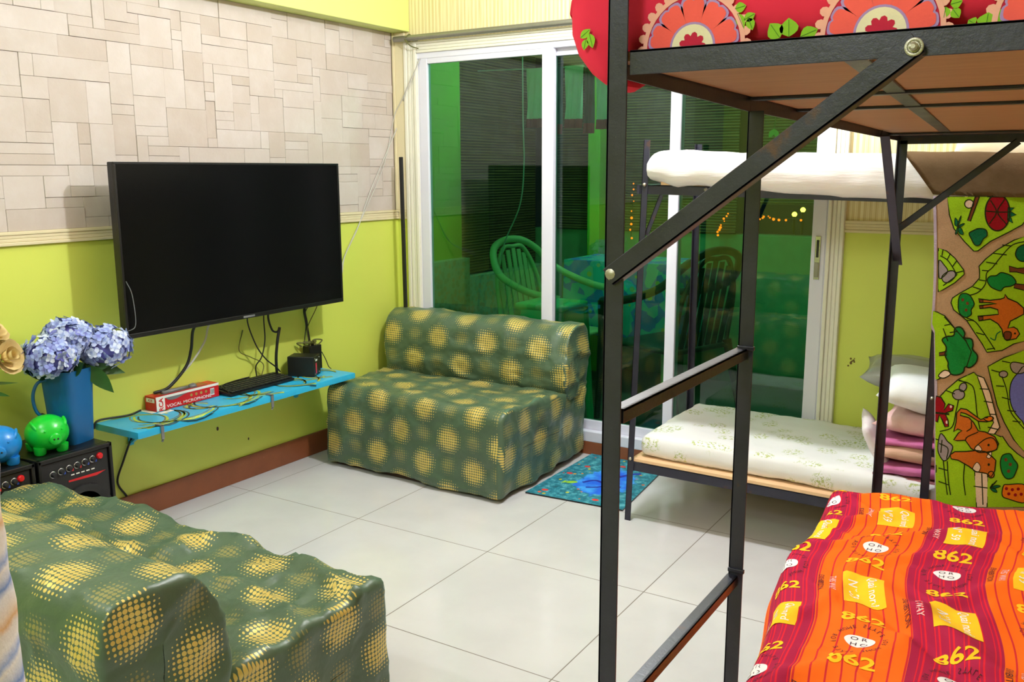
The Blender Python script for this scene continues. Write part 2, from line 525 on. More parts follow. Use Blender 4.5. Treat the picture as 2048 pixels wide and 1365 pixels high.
def rebase(o):
    """move a one-mesh thing's origin to the middle of its base"""
    me = o.data
    co = [v.co for v in me.vertices]
    lo = Vector((min(c[i] for c in co) for i in range(3))); hi = Vector((max(c[i] for c in co) for i in range(3)))
    b = Vector(((lo.x+hi.x)/2, (lo.y+hi.y)/2, lo.z))
    me.transform(Matrix.Translation(-b)); o.location = b
    return o

def solo(name, bm, mats, label, cat, group=None, kind=None, **kw):
    o = obj(name, bm, mats, None, **kw)
    rebase(o)
    return tag(o, label, cat, group, kind)

def dup(root, loc, rotz=None):
    r = root.copy(); COL.objects.link(r); r.location = loc
    if rotz is not None: r.rotation_euler = (0, 0, rotz)
    for ch in list(root.children):
        c = ch.copy(); COL.objects.link(c); c.parent = r
        for g in list(ch.children):
            d = g.copy(); COL.objects.link(d); d.parent = c
    return r

# ------------------------------------------------------------------ mesh helpers
def BM(): return bmesh.new()

def box(bm, lo, hi, bevel=0.0, mi=0, mat=None, seg=2):
    c = [(a+b)/2 for a, b in zip(lo, hi)]; s = [abs(b-a) for a, b in zip(lo, hi)]
    g = bmesh.ops.create_cube(bm, size=1.0)
    vs = g['verts']
    for v in vs: v.co = Vector((v.co.x*s[0], v.co.y*s[1], v.co.z*s[2]))
    fs = list({f for v in vs for f in v.link_faces})
    for f in fs: f.material_index = mi
    if bevel > 0:
        es = list({e for v in vs for e in v.link_edges})
        r = bmesh.ops.bevel(bm, geom=es, offset=min(bevel, min(s)*0.45), segments=seg, affect='EDGES', profile=0.5)
        vs = list({v for f in r['faces'] for v in f.verts} | {v for v in vs if v.is_valid})
        # collect whole island
        seen = set(vs); st = list(vs)
        while st:
            v = st.pop()
            for e in v.link_edges:
                w = e.other_vert(v)
                if w not in seen: seen.add(w); st.append(w)
        vs = list(seen)
        for v in vs:
            for f in v.link_faces: f.material_index = mi
    T = Matrix.Translation(Vector(c))
    if mat is not None: T = mat @ T
    for v in vs: v.co = T @ v.co
    return vs

def obox(bm, center, axes, half, bevel=0.0, mi=0):
    """oriented box: axes = three orthonormal vectors"""
    Mx = Matrix((axes[0], axes[1], axes[2])).transposed().to_4x4()
    Mx.translation = Vector(center)
    return box(bm, [-h for h in half], list(half), bevel, mi, Mx)

def angle_iron(bm, p0, p1, da, db, w=0.025, t=0.003, mi=0):
    """L-section from p0 to p1; flanges run along da and db from the corner line"""
    p0 = Vector(p0); p1 = Vector(p1); d = (p1-p0); L = d.length; d.normalize()
    da = Vector(da); da = (da-d*da.dot(d)).normalized()
    db = Vector(db); db = (db-d*db.dot(d)-da*db.dot(da)).normalized()
    c = (p0+p1)/2
    obox(bm, c+da*(w/2)+db*(t/2), (d, da, db), (L/2, w/2, t/2), 0.0006, mi)
    obox(bm, c+db*(w/2)+da*(t/2), (d, db, da), (L/2, w/2, t/2), 0.0006, mi)

def smooth_path(pts, n=8):
    pts = [Vector(p) for p in pts]
    if len(pts) < 3:
        return [pts[0].lerp(pts[-1], i/n) for i in range(n+1)]
    out = []
    P_ = [pts[0]*2-pts[1]]+pts+[pts[-1]*2-pts[-2]]
    for i in range(1, len(P_)-2):
        a, b, c, d = P_[i-1], P_[i], P_[i+1], P_[i+2]
        for k in range(n):
            t = k/n
            out.append(0.5*((2*b)+(c-a)*t+(2*a-5*b+4*c-d)*t*t+(3*b-a-3*c+d)*t**3))
    out.append(pts[-1])
    return out

def tube(bm, pts, r, seg=8, smooth=True, n=8, cap=True, mi=0):
    path = smooth_path(pts, n) if smooth else [Vector(p) for p in pts]
    rad = r if callable(r) else (lambda t: r)
    rings = []
    up = None
    for i, p in enumerate(path):
        d = (path[min(i+1, len(path)-1)]-path[max(i-1, 0)]).normalized()
        if up is None:
            up = Vector((0, 0, 1)) if abs(d.z) < 0.9 else Vector((1, 0, 0))
        up = (up-d*up.dot(d)).normalized()
        s = d.cross(up)
        rr = rad(i/max(1, len(path)-1))
        rings.append([bm.verts.new(p+(up*math.cos(2*math.pi*k/seg)+s*math.sin(2*math.pi*k/seg))*rr) for k in range(seg)])
    for a, b in zip(rings, rings[1:]):
        for k in range(seg):
            f = bm.faces.new((a[k], a[(k+1) % seg], b[(k+1) % seg], b[k])); f.material_index = mi; f.smooth = True
    if cap:
        for rg, fl in ((rings[0], True), (rings[-1], False)):
            try:
                f = bm.faces.new(rg if fl else rg[::-1]); f.material_index = mi
            except Exception: pass
    return rings

def lathe(bm, prof, center, seg=24, axis='Z', mi=0, sx=1, sy=1):
    c = Vector(center); rings = []
    for r, z in prof:
        ring = []
        for k in range(seg):
            a = 2*math.pi*k/seg
            x, y = r*math.cos(a)*sx, r*math.sin(a)*sy
            if axis == 'Z': v = Vector((x, y, z))
            elif axis == 'X': v = Vector((z, x, y))
            else: v = Vector((x, z, y))
            ring.append(bm.verts.new(c+v))
        rings.append(ring)
    for a, b in zip(rings, rings[1:]):
        for k in range(seg):
            f = bm.faces.new((a[k], a[(k+1) % seg], b[(k+1) % seg], b[k])); f.material_index = mi; f.smooth = True
    for rg in (rings[0], rings[-1]):
        try:
            f = bm.faces.new(rg); f.material_index = mi
        except Exception: pass
    bmesh.ops.recalc_face_normals(bm, faces=bm.faces)

def uvlay(bm): return bm.loops.layers.uv.verify()

def box_uv(bm, k=1.0, off=(0, 0)):
    bm.normal_update(); L = uvlay(bm)
    for f in bm.faces:
        n = f.normal; a = max(range(3), key=lambda i: abs(n[i]))
        for lp in f.loops:
            c = lp.vert.co
            if a == 0: uv = (c.y, c.z)
            elif a == 1: uv = (c.x, c.z)
            else: uv = (c.x, c.y)
            lp[L].uv = (uv[0]*k+off[0], uv[1]*k+off[1])

def rbox(bm, lo, hi, r, cell=0.02, mi=0):
    """closed rounded box with an even grid on every face; returns its verts"""
    lo = Vector(lo); hi = Vector(hi)
    n = [max(2, int(round((hi[i]-lo[i])/cell))) for i in range(3)]
    vs = {}
    ilo = lo+Vector((r, r, r)); ihi = hi-Vector((r, r, r))
    def V(i, j, k):
        key = (i, j, k)
        if key not in vs:
            p = Vector((lo[0]+(hi[0]-lo[0])*i/n[0], lo[1]+(hi[1]-lo[1])*j/n[1], lo[2]+(hi[2]-lo[2])*k/n[2]))
            q = Vector((min(max(p[a], ilo[a]), ihi[a]) for a in range(3)))
            d = p-q
            if d.length > 1e-9: p = q+d.normalized()*r
            vs[key] = bm.verts.new(p)
        return vs[key]
    def F(a, b, c, d):
        f = bm.faces.new((a, b, c, d)); f.material_index = mi; f.smooth = True
    for i in range(n[0]):
        for j in range(n[1]):
            F(V(i, j, 0), V(i, j+1, 0), V(i+1, j+1, 0), V(i+1, j, 0))
            F(V(i, j, n[2]), V(i+1, j, n[2]), V(i+1, j+1, n[2]), V(i, j+1, n[2]))
    for i in range(n[0]):
        for k in range(n[2]):
            F(V(i, 0, k), V(i+1, 0, k), V(i+1, 0, k+1), V(i, 0, k+1))
            F(V(i, n[1], k), V(i, n[1], k+1), V(i+1, n[1], k+1), V(i+1, n[1], k))
    for j in range(n[1]):
        for k in range(n[2]):
            F(V(0, j, k), V(0, j, k+1), V(0, j+1, k+1), V(0, j+1, k))
            F(V(n[0], j, k), V(n[0], j+1, k), V(n[0], j+1, k+1), V(n[0], j, k+1))
    return list(vs.values())

def nz(p, s, seed=0.0):
    return noise.noise(Vector((p[0]*s[0]+seed, p[1]*s[1]-seed*1.7, p[2]*s[2]+seed*0.6)))
def ridge(p, s, seed=0.0):
    return 1.0-2.0*abs(nz(p, s, seed))

def displace(bm, fn):
    bm.normal_update()
    nn = [(v, v.normal.copy()) for v in bm.verts]
    for v, n in nn: v.co += n*fn(v.co, n)

# flat shapes laid on a surface ---------------------------------------------------------------
def tess(poly):
    pts = [Vector((p[0], p[1], 0)) for p in poly]
    return pts, geometry.tessellate_polygon([pts])

def lay_tris(bm, pts, tris, mapf, mi, cell=None, uvf=None):
    t = bmesh.new()
    vs = [t.verts.new((p[0], p[1], 0)) for p in pts]
    for a in tris:
        try: t.faces.new([vs[i] for i in a])
        except Exception: pass
    if cell:
        xs = [p[0] for p in pts]; ys = [p[1] for p in pts]
        for ax, lo, hi in ((0, min(xs), max(xs)), (1, min(ys), max(ys))):
            k = math.floor(lo/cell)+1
            while k*cell < hi:
                no = (1, 0, 0) if ax == 0 else (0, 1, 0)
                bmesh.ops.bisect_plane(t, geom=t.verts[:]+t.edges[:]+t.faces[:], dist=1e-6, plane_co=(k*cell, k*cell, 0), plane_no=no)
                k += 1
    t.verts.ensure_lookup_table(); t.verts.index_update()
    nv = [bm.verts.new(mapf(v.co.x, v.co.y)) for v in t.verts]
    for f in t.faces:
        try:
            g = bm.faces.new([nv[v.index] for v in f.verts]); g.material_index = mi; g.smooth = True
        except Exception: pass
    t.free()

def lay_poly(bm, poly, mapf, mi, cell=None):
    pts, tr = tess(poly)
    lay_tris(bm, pts, tr, mapf, mi, cell)

def lay_line(bm, line, w, mapf, mi, cell=None, closed=False):
    P_ = [Vector((p[0], p[1])) for p in line]
    if closed: P_ = P_+[P_[0]]
    n = len(P_)
    L, Rr = [], []
    for i in range(n):
        if closed and i in (0, n-1): d = (P_[1]-P_[n-2])
        else: d = P_[min(i+1, n-1)]-P_[max(i-1, 0)]
        if d.length < 1e-9: d = Vector((1, 0))
        d.normalize(); q = Vector((-d.y, d.x))*(w/2)
        L.append(P_[i]+q); Rr.append(P_[i]-q)
    pts = L+Rr
    tr = []
    for i in range(n-1):
        tr += [(i, n+i, n+i+1), (i, n+i+1, i+1)]
    lay_tris(bm, pts, tr, mapf, mi, cell)

def ell(cx, cy, rx, ry, n=20, rot=0.0, a0=0, a1=2*math.pi):
    out = []
    full = abs(a1-a0-2*math.pi) < 1e-6
    for i in range(n if full else n+1):
        a = a0+(a1-a0)*i/n
        x, y = rx*math.cos(a), ry*math.sin(a)
        out.append((cx+x*math.cos(rot)-y*math.sin(rot), cy+x*math.sin(rot)+y*math.cos(rot)))
    return out

def curve2(pts, n=6, closed=False):
    P_ = [Vector((p[0], p[1], 0)) for p in pts]
    if closed:
        out = []
        m_ = len(P_)
        for i in range(m_):
            a, b, c, d = P_[(i-1) % m_], P_[i], P_[(i+1) % m_], P_[(i+2) % m_]
            for k in range(n):
                t = k/n
                v = 0.5*((2*b)+(c-a)*t+(2*a-5*b+4*c-d)*t*t+(3*b-a-3*c+d)*t**3)
                out.append((v.x, v.y))
        return out
    return [(v.x, v.y) for v in smooth_path(P_, n)]

_txt = {}
def text2d(s, bold=0.0):
    """triangles of a piece of lettering, width centred, cap height about 0.7"""
    key = (s, bold)
    if key in _txt: return _txt[key]
    cu = bpy.data.curves.new('lettering', 'FONT'); cu.body = s; cu.size = 1.0; cu.align_x = 'CENTER'; cu.resolution_u = 3; cu.offset = bold
    o = bpy.data.objects.new('lettering', cu); COL.objects.link(o)
    dg = bpy.context.evaluated_depsgraph_get()
    me = bpy.data.meshes.new_from_object(o.evaluated_get(dg))
    pts = [(v.co.x, v.co.y-0.35) for v in me.vertices]
    tr = [tuple(p.vertices) for p in me.polygons]
    bpy.data.objects.remove(o); bpy.data.curves.remove(cu); bpy.data.meshes.remove(me)
    _txt[key] = (pts, tr)
    return _txt[key]

def lay_text(bm, s, cx, cy, size, rot, mapf, mi, cell=None, bold=0.0, sx=1.0):
    pts, tr = text2d(s, bold)
    c, si = math.cos(rot), math.sin(rot)
    q = [(cx+(x*sx*c-y*si)*size, cy+(x*sx*si+y*c)*size) for x, y in pts]
    lay_tris(bm, q, tr, mapf, mi, cell)

# =================================================================== SETTING
XW, YF, ZC = 4.3, -5.0, 2.52          # right wall, wall behind the camera, ceiling
b = BM(); box(b, (-0.02, YF, -0.1), (XW, 0.0, 0.0)); struct('floor', b, 'floor')
b = BM(); box(b, (-0.1, YF, ZC), (XW, 0.0, ZC+0.1)); struct('ceiling', b, 'white')
b = BM(); box(b, (XW, YF, 0), (XW+0.1, 0.05, ZC)); struct('wall_right', b, 'panel')
b = BM(); box(b, (-0.1, YF-0.1, 0), (XW+0.1, YF, ZC)); struct('wall_front', b, 'lime')

ZR, ZRB, ZBM = 1.134, 1.087, 2.010
# left wall: lime paint below, split-face stone cladding above, one mesh
b = BM()
box(b, (-0.12, YF, 0), (0.0, 0.0, ZR), mi=0)
box(b, (-0.12, YF, ZR), (-0.006, 0.0, ZC), mi=1)
tone = {}
gx, gz = 0.047, 0.0365
nx_, nz_ = int(4.2/gx), int(round((ZBM-ZR)/gz))
gz = (ZBM-ZR)/nz_
occ = np.zeros((nx_, nz_), bool)
rng = random.Random(11)
tl = []
for j in range(nz_):
    for i in range(nx_):
        if occ[i, j]: continue
        wmax = 0
        while i+wmax < nx_ and not occ[i+wmax, j] and wmax < 6: wmax += 1
        w = min(wmax, rng.choice([1, 2, 2, 3, 3, 4, 4, 5, 6]))
        if wmax-w == 1: w = wmax
        h = min(nz_-j, rng.choice([1, 1, 1, 2, 2, 3, 3, 4]) if w < 5 else rng.choice([1, 1, 2]))
        hh = 0
        while hh < h and not occ[i:i+w, j+hh].any(): hh += 1
        occ[i:i+w, j:j+hh] = True
        tl.append((i, j, w, hh))
lay = b.verts.layers.float.new('tile_tone')
for (i, j, w, h) in tl:
    y1 = -0.025-i*gx; y0 = y1-w*gx
    z0 = ZR+j*gz; z1 = z0+h*gz
    dep = rng.choice([0.0, 0.001, 0.002, 0.0035])
    g = 0.0004
    n0 = len(b.faces)
    vs = box(b, (-0.012, y0+g, z0+g), (dep, y1-g, z1-g), 0.0008, 1, seg=1)
    t_ = min(1, max(0, rng.gauss(0.62, 0.26)))
    for v in vs: v[lay] = t_+0.001
for f in b.faces:
    if f.material_index == 1 and all(v[lay] == 0.0 for v in f.verts): f.material_index = 2
struct('wall_left', b, ['lime', 'stone', 'grout'])

# back wall around the opening
DX0, DX1, DZ0, DZ1 = 0.152, 2.185, 0.062, 1.915
b = BM()
box(b, (-0.12, 0, 0), (DX0, 0.10, ZRB), mi=0)
box(b, (-0.12, 0, ZRB), (DX0, 0.10, ZC), mi=1)
box(b, (DX0, 0, DZ1), (DX1, 0.10, ZC), mi=1)
box(b, (DX1, 0, 0), (XW, 0.10, ZRB), mi=0)
box(b, (DX1, 0, ZRB), (XW, 0.10, ZC), mi=1)
box(b, (DX0, 0.0, -0.02), (DX1, 0.10, DZ0), mi=0)
struct('wall_back', b, ['lime', 'panel'])

# beam along the top of the left wall
b = BM(); box(b, (0.0, YF, ZBM), (0.10, 0.0, ZC), 0.002); struct('trim_1', b, 'lime_pale')
# chair rails with fine grooves
def rail_mesh(p0, p1, out, zb, zt, d=0.012):
    bm = BM(); n = 4
    h = (zt-zb)/n
    for i in range(n):
        lo = [min(p0[0], p1[0]), min(p0[1], p1[1]), zb+i*h+0.0008]; hi = [max(p0[0], p1[0]), max(p0[1], p1[1]), zb+(i+1)*h-0.0008]
        dd = d if i in (0, n-1) else d*0.75
        if out == 'x': hi[0] = lo[0]+dd
        else: lo[1] = hi[1]-dd
        box(bm, lo, hi, 0.0012)
    lo = [min(p0[0], p1[0]), min(p0[1], p1[1]), zb]; hi = [max(p0[0], p1[0]), max(p0[1], p1[1]), zt]
    if out == 'x': hi[0] = lo[0]+d*0.6
    else: lo[1] = hi[1]-d*0.6
    box(bm, lo, hi)
    return bm
struct('trim_2', rail_mesh((0, YF), (0, 0), 'x', ZRB, ZR), 'rail')
struct('trim_3', rail_mesh((0.012, 0), (0.074, 0), 'y', ZRB, ZR), 'rail')
struct('trim_4', rail_mesh((2.235, 0), (XW, 0), 'y', ZRB, ZR), 'rail')
# vertical cream strip in the corner above the rail
b = BM(); box(b, (0.0, -0.02, ZR), (0.014, 0, ZBM), 0.002); box(b, (0.014, -0.014, ZR), (0.074, 0, ZBM), 0.002); struct('trim_5', b, 'rail')
# baseboards
b = BM(); box(b, (0, YF, 0), (0.012, 0, 0.103), 0.002); struct('baseboard_left', b, 'baseboard')
b = BM(); box(b, (0.012, -0.012, 0), (XW, 0, 0.062), 0.002); struct('baseboard_back', b, 'baseboard')
# fluted cream casing round the door
def casing(lo, hi, axis, n=4, d=0.022):
    bm = BM()
    L = hi[axis]-lo[axis]
    for i in range(n):
        l2 = list(lo); h2 = list(hi)
        l2[axis] = lo[axis]+L*i/n+0.001; h2[axis] = lo[axis]+L*(i+1)/n-0.001
        l2[1] = -(d if i in (0, n-1) else d*0.7); h2[1] = 0
        box(bm, l2, h2, 0.003)
    l2 = list(lo); h2 = list(hi); l2[1] = -d*0.5; h2[1] = 0
    box(bm, l2, h2)
    return bm
struct('trim_6', casing((0.074, 0, 0.062), (0.154, 0, 1.960), 0), 'casing')
struct('trim_7', casing((0.154, 0, 1.902), (2.171, 0, 1.960), 2), 'casing')
struct('trim_8', casing((2.171, 0, 0.062), (2.237, 0, 1.960), 0), 'casing')

# sliding door: outer frame, three framed panels of tinted glass, pull handle
door = bpy.data.objects.new('door_1', None); COL.objects.link(door); door.location = (1.17, 0.0, 0.062); door['kind'] = 'structure'
b = BM()
box(b, (0.152, -0.012, 1.875), (2.185, 0.075, 1.915), 0.003)
box(b, (0.152, -0.012, 0.062), (2.185, 0.075, 0.112), 0.003)
box(b, (0.152, -0.006, 0.112), (0.172, 0.075, 1.875), 0.002)
box(b, (2.160, -0.006, 0.112), (2.185, 0.075, 1.875), 0.002)
obj('door_frame', b, 'upvc', door)
def panel(x0, x1, sl, sr, y, zt, name='sliding_panel', handle=False):
    bm = BM()
    zb = 0.112
    box(bm, (x0, y-0.014, zb), (x0+sl, y+0.014, zt), 0.003)
    box(bm, (x1-sr, y-0.014, zb), (x1, y+0.014, zt), 0.003)
    box(bm, (x0+sl, y-0.013, zt-0.034), (x1-sr, y+0.013, zt), 0.002)
    box(bm, (x0+sl, y-0.013, zb), (x1-sr, y+0.013, zb+0.045), 0.002)
    p = obj(name, bm, 'upvc', door)
    g = BM(); vs = [g.verts.new(c) for c in ((x0+sl, y, zb+0.045), (x1-sr, y, zb+0.045), (x1-sr, y, zt-0.034), (x0+sl, y, zt-0.034))]; g.faces.new(vs)
    obj('glass_pane', g, 'glass', p)
    if handle:
        h = BM(); box(h, (x1-sr/2-0.011, y-0.019, 0.895), (x1-sr/2+0.011, y-0.012, 1.070), 0.002)
        box(h, (x1-sr/2-0.005, y-0.021, 0.985), (x1-sr/2+0.005, y-0.018, 1.055), 0.002, 1)
        box(h, (x1-sr/2-0.008, y-0.022, 0.905), (x1-sr/2+0.008, y-0.018, 0.965), 0.002, 2)
        obj('pull_handle', h, ['chrome', 'black', 'steel'], p)
panel(0.162, 0.926, 0.050, 0.060, 0.004, 1.884)
panel(0.885, 1.540, 0.030, 0.050, 0.038, 1.878)
panel(1.497, 2.166, 0.046, 0.054, 0.004, 1.878, handle=True)

# =================================================================== BALCONY BEYOND THE GLASS
b = BM(); box(b, (-0.8, 0.10, -0.1), (2.9, 1.95, 0.02)); tag(obj('balcony_floor', b, 'bal_floor'), None, None, kind='structure')
b = BM(); box(b, (-0.8, 0.10, 2.3), (2.9, 2.0, 2.4)); tag(obj('balcony_ceiling', b, 'white'), None, None, kind='structure')
b = BM(); box(b, (-0.16, 0.10, 0.02), (-0.032, 0.62, 2.3), 0.003); tag(obj('balcony_pillar', b, 'lime_dark'), None, None, kind='structure')
b = BM(); box(b, (-0.17, 0.10, 0.02), (0.016, 0.63, 0.835), 0.004); tag(obj('pillar_tile_wainscot', b, 'pebble'), None, None, kind='structure')
b = BM(); box(b, (-0.22, 0.63, 0.02), (-0.10, 1.85, 0.70), 0.004); tag(obj('balcony_side_parapet', b, 'pebble'), None, None, kind='structure')
b = BM(); box(b, (-0.22, 1.72, 0.02), (2.8, 1.85, 0.945), 0.004); tag(obj('balcony_parapet', b, 'parapet'), None, None, kind='structure')
b = BM(); box(b, (2.7, 0.10, 0.02), (2.82, 1.85, 2.3), 0.004); tag(obj('balcony_side_wall', b, 'parapet'), None, None, kind='structure')
b = BM(); box(b, (0.30, 1.56, 0.02), (0.385, 1.69, 2.3), 0.004); tag(obj('balcony_column', b, 'lime_dark'), None, None, kind='structure')

def blind(label, lo, hi):
    bm = BM()
    along = 0 if hi[0]-lo[0] > hi[1]-lo[1] else 1
    z = lo[2]
    while z < hi[2]-0.005:
        l2 = [lo[0], lo[1], z]; h2 = [hi[0], hi[1], z+0.0145]
        box(bm, l2, h2); z += 0.0165
    t = thing('bamboo_blind', label, 'blind', ((lo[0]+hi[0])/2, (lo[1]+hi[1])/2, lo[2]))
    obj('slat_curtain', bm, 'bamboo', t)
    r = BM(); tube(r, [(lo[0], lo[1], hi[2]+0.02), (hi[0], hi[1], hi[2]+0.02)], 0.02, 8, smooth=False); obj('top_roller', r, 'bamboo', t)
    r = BM(); box(r, (lo[0], lo[1]-0.004, lo[2]-0.02), (hi[0], hi[1]+0.004, lo[2]), 0.003); obj('bottom_bar', r, 'bamboo', t)
blind('dark bamboo roll-up blind closing the left end of the balcony behind the glass', (-0.155, 0.66, 0.73), (-0.147, 1.66, 2.25))
blind('dark bamboo roll-up blind across the left half of the balcony front', (-0.10, 1.70, 0.97), (1.24, 1.708, 2.25))
blind('dark bamboo roll-up blind at right of the balcony front, raised above a gap', (1.30, 1.70, 1.15), (2.66, 1.708, 2.25))

# plastic armchairs
def armchair(loc, rotz, label, mat):
    t = thing('plastic_armchair', label, 'chair', (0, 0, 0), 'plastic chairs on the balcony')
    # chair faces +x; seat centre at origin
    s = BM(); rbox(s, (-0.22, -0.22, 0.40), (0.24, 0.22, 0.425), 0.011, 0.04)
    for v in s.verts: v.co.z -= 0.02*max(0, 1-((v.co.x/0.2)**2+(v.co.y/0.2)**2))
    obj('seat', s, mat, t, smooth=True)
    k = BM()
    hoop = [(0.24, -0.27, 0.64), (0.05, -0.285, 0.665), (-0.16, -0.27, 0.74), (-0.27, -0.20, 0.86), (-0.30, -0.08, 0.915), (-0.30, 0.08, 0.915), (-0.27, 0.20, 0.86), (-0.16, 0.27, 0.74), (0.05, 0.285, 0.665), (0.24, 0.27, 0.64)]
    tube(k, hoop, 0.021, 8)
    obj('arm_hoop', k, mat, t, smooth=True)
    k = BM()
    hoop2 = [(-0.2, -0.21, 0.44), (-0.25, -0.19, 0.70), (-0.285, -0.10, 0.865), (-0.29, 0, 0.88), (-0.285, 0.10, 0.865), (-0.25, 0.19, 0.70), (-0.2, 0.21, 0.44)]
    tube(k, hoop2, 0.013, 6)
    obj('back_frame', k, mat, t, smooth=True)
    for i in range(7):
        y = -0.15+0.05*i
        zt = 0.87-0.5*y*y*6
        k = BM()
        obox(k, ((-0.205-0.285)/2, y, (0.43+zt)/2), (Vector((0.08, 0, -(zt-0.43))).normalized(), Vector((0, 1, 0)), Vector((zt-0.43, 0, 0.08)).normalized()), (math.hypot(zt-0.43, 0.08)/2, 0.017, 0.004), 0.002)
        obj('back_slat', k, mat, t)
    for sx, sy in ((1, 1), (1, -1), (-1, 1), (-1, -1)):
        k = BM()
        if sx > 0: tube(k, [(0.24, 0.27*sy, 0.64), (0.245, 0.265*sy, 0.42), (0.26, 0.275*sy, 0.0)], lambda q: 0.022-0.006*q, 8)
        else: tube(k, [(-0.20, 0.215*sy, 0.44), (-0.25, 0.235*sy, 0.2), (-0.29, 0.25*sy, 0.0)], lambda q: 0.024-0.008*q, 8)
        obj('leg', k, mat, t, smooth=True)
    t.location = loc; t.rotation_euler = (0, 0, rotz)
    return t
armchair((0.52, 0.72, 0.02), R(-6), 'pale green plastic armchair with slatted back behind the left glass pane', 'plastic_green')
armchair((1.24, 0.70, 0.02), R(160), 'dark green plastic armchair right of the clothed table on the balcony', 'plastic_dark')

t = thing('plastic_stool', 'mint green square plastic stool in front of the pale armchair on the balcony', 'stool', (0.76, 0.28, 0.02))
b = BM(); rbox(b, (0.62, 0.14, 0.64), (0.90, 0.42, 0.675), 0.012, 0.03); obj('seat', b, 'plastic_mint', t, smooth=True)
b = BM()
for y in (0.15, 0.408): box(b, (0.63, y-0.004, 0.56), (0.89, y+0.004, 0.65), 0.002)
for x in (0.632, 0.888): box(b, (x-0.004, 0.15, 0.56), (x+0.004, 0.41, 0.65), 0.002)
obj('apron', b, 'plastic_mint', t)
for sx in (-1, 1):
    for sy in (-1, 1):
        b = BM(); tube(b, [(0.76+sx*0.122, 0.28+sy*0.122, 0.64), (0.76+sx*0.155, 0.28+sy*0.150, 0.02)], lambda q: 0.024-0.006*q, 8, smooth=False); obj('leg', b, 'plastic_mint', t, smooth=True)

t = thing('balcony_table', 'plastic table under a blue-green cloth on the balcony', 'table', (0.82, 1.30, 0.02))
b = BM(); rbox(b, (0.42, 1.10, 0.765), (1.08, 1.50, 0.795), 0.01, 0.05); obj('tabletop', b, 'plastic_green', t, smooth=True)
for sx in (-1, 1):
    for sy in (-1, 1):
        b = BM(); tube(b, [(0.75+sx*0.28, 1.30+sy*0.17, 0.77), (0.75+sx*0.29, 1.30+sy*0.18, 0.02)], 0.02, 8, smooth=False); obj('leg', b, 'plastic_green', t, smooth=True)
b = BM()
nu, nv = 48, 20
x0, x1, y0, y1 = 0.395, 1.105, 1.08, 1.525
per = []
for i in range(nu):
    a = 4*i/nu; s_, f_ = int(a), a-int(a)
    per.append([(x0+(x1-x0)*f_, y0), (x1, y0+(y1-y0)*f_), (x1-(x1-x0)*f_, y1), (x0, y1-(y1-y0)*f_)][s_])
cx_, cy_ = (x0+x1)/2, (y0+y1)/2
rows = []
for j in range(nv+1):
    z = 0.805-(0.44)*j/nv
    row = []
    for i, (x, y) in enumerate(per):
        w = 0.018*(j/nv)*math.sin(i*1.7)+0.012*(j/nv)
        d = Vector((x-cx_, y-cy_, 0)).normalized()*w
        row.append(b.verts.new((x+d.x, y+d.y, z)))
    rows.append(row)
for j in range(nv):
    for i in range(nu):
        b.faces.new((rows[j][i], rows[j+1][i], rows[j+1][(i+1) % nu], rows[j][(i+1) % nu]))
b.faces.new(rows[0])
solo('tablecloth', b, 'tablecloth', 'blue-green floral cloth hanging over the balcony table', 'tablecloth', smooth=True, autosmooth=50)

# washing line with towels
b = BM(); tube(b, [(-0.03, 0.80, 1.90), (0.8, 0.80, 1.885), (2.70, 0.80, 1.90)], 0.003, 6); solo('washing_line', b, 'cable_white', 'thin washing line strung along the balcony under its ceiling', 'washing line')
def towel(x0, x1, zb, label, mats):
    bm = BM(); L = uvlay(bm)
    n, mm = 14, 20; rows = []
    for j in range(mm+1):
        z = 1.893-(1.893-zb)*j/mm
        rows.append([bm.verts.new((x0+(x1-x0)*i/n*(1-0.12*j/mm), 0.797+0.02*math.sin(i*1.3+j*0.15)*(j/mm), z)) for i in range(n+1)])
    for j in range(mm):
        for i in range(n):
            f = bm.faces.new((rows[j][i], rows[j+1][i], rows[j+1][i+1], rows[j][i+1])); f.material_index = 1 if j >= mm-3 else 0
    solo('hanging_towel', bm, mats, label, 'towel', 'towels on the balcony line', smooth=True)
towel(0.30, 0.42, 1.57, 'white red-hemmed towel behind the first door stile, leftmost on the line', ['towel_white', 'towel_red'])
towel(0.545, 0.66, 1.56, 'white red-hemmed towel hanging in the middle glass pane', ['towel_white', 'towel_red'])
towel(0.735, 0.90, 1.55, 'white red-hemmed towel partly behind the near bunk post', ['towel_white', 'towel_red'])
towel(0.43, 0.535, 1.53, 'dark green red-hemmed towel between two white towels', ['towel_green', 'towel_red'])
towel(0.665, 0.73, 1.53, 'narrow dark green towel right of the middle white towel', ['towel_green', 'towel_red'])
b = BM(); tube(b, [(0.42, 0.55, 2.28), at(1046, 230, 1, 0.55), at(1048, 330, 1, 0.55), at(1040, 410, 1, 0.55), at(1012, 478, 1, 0.55), at(1000, 520, 1, 0.55)], 0.004, 6)
solo('hanging_hose', b, 'cable_white', 'thin pale hose hanging from the balcony ceiling behind the left pane', 'hose')
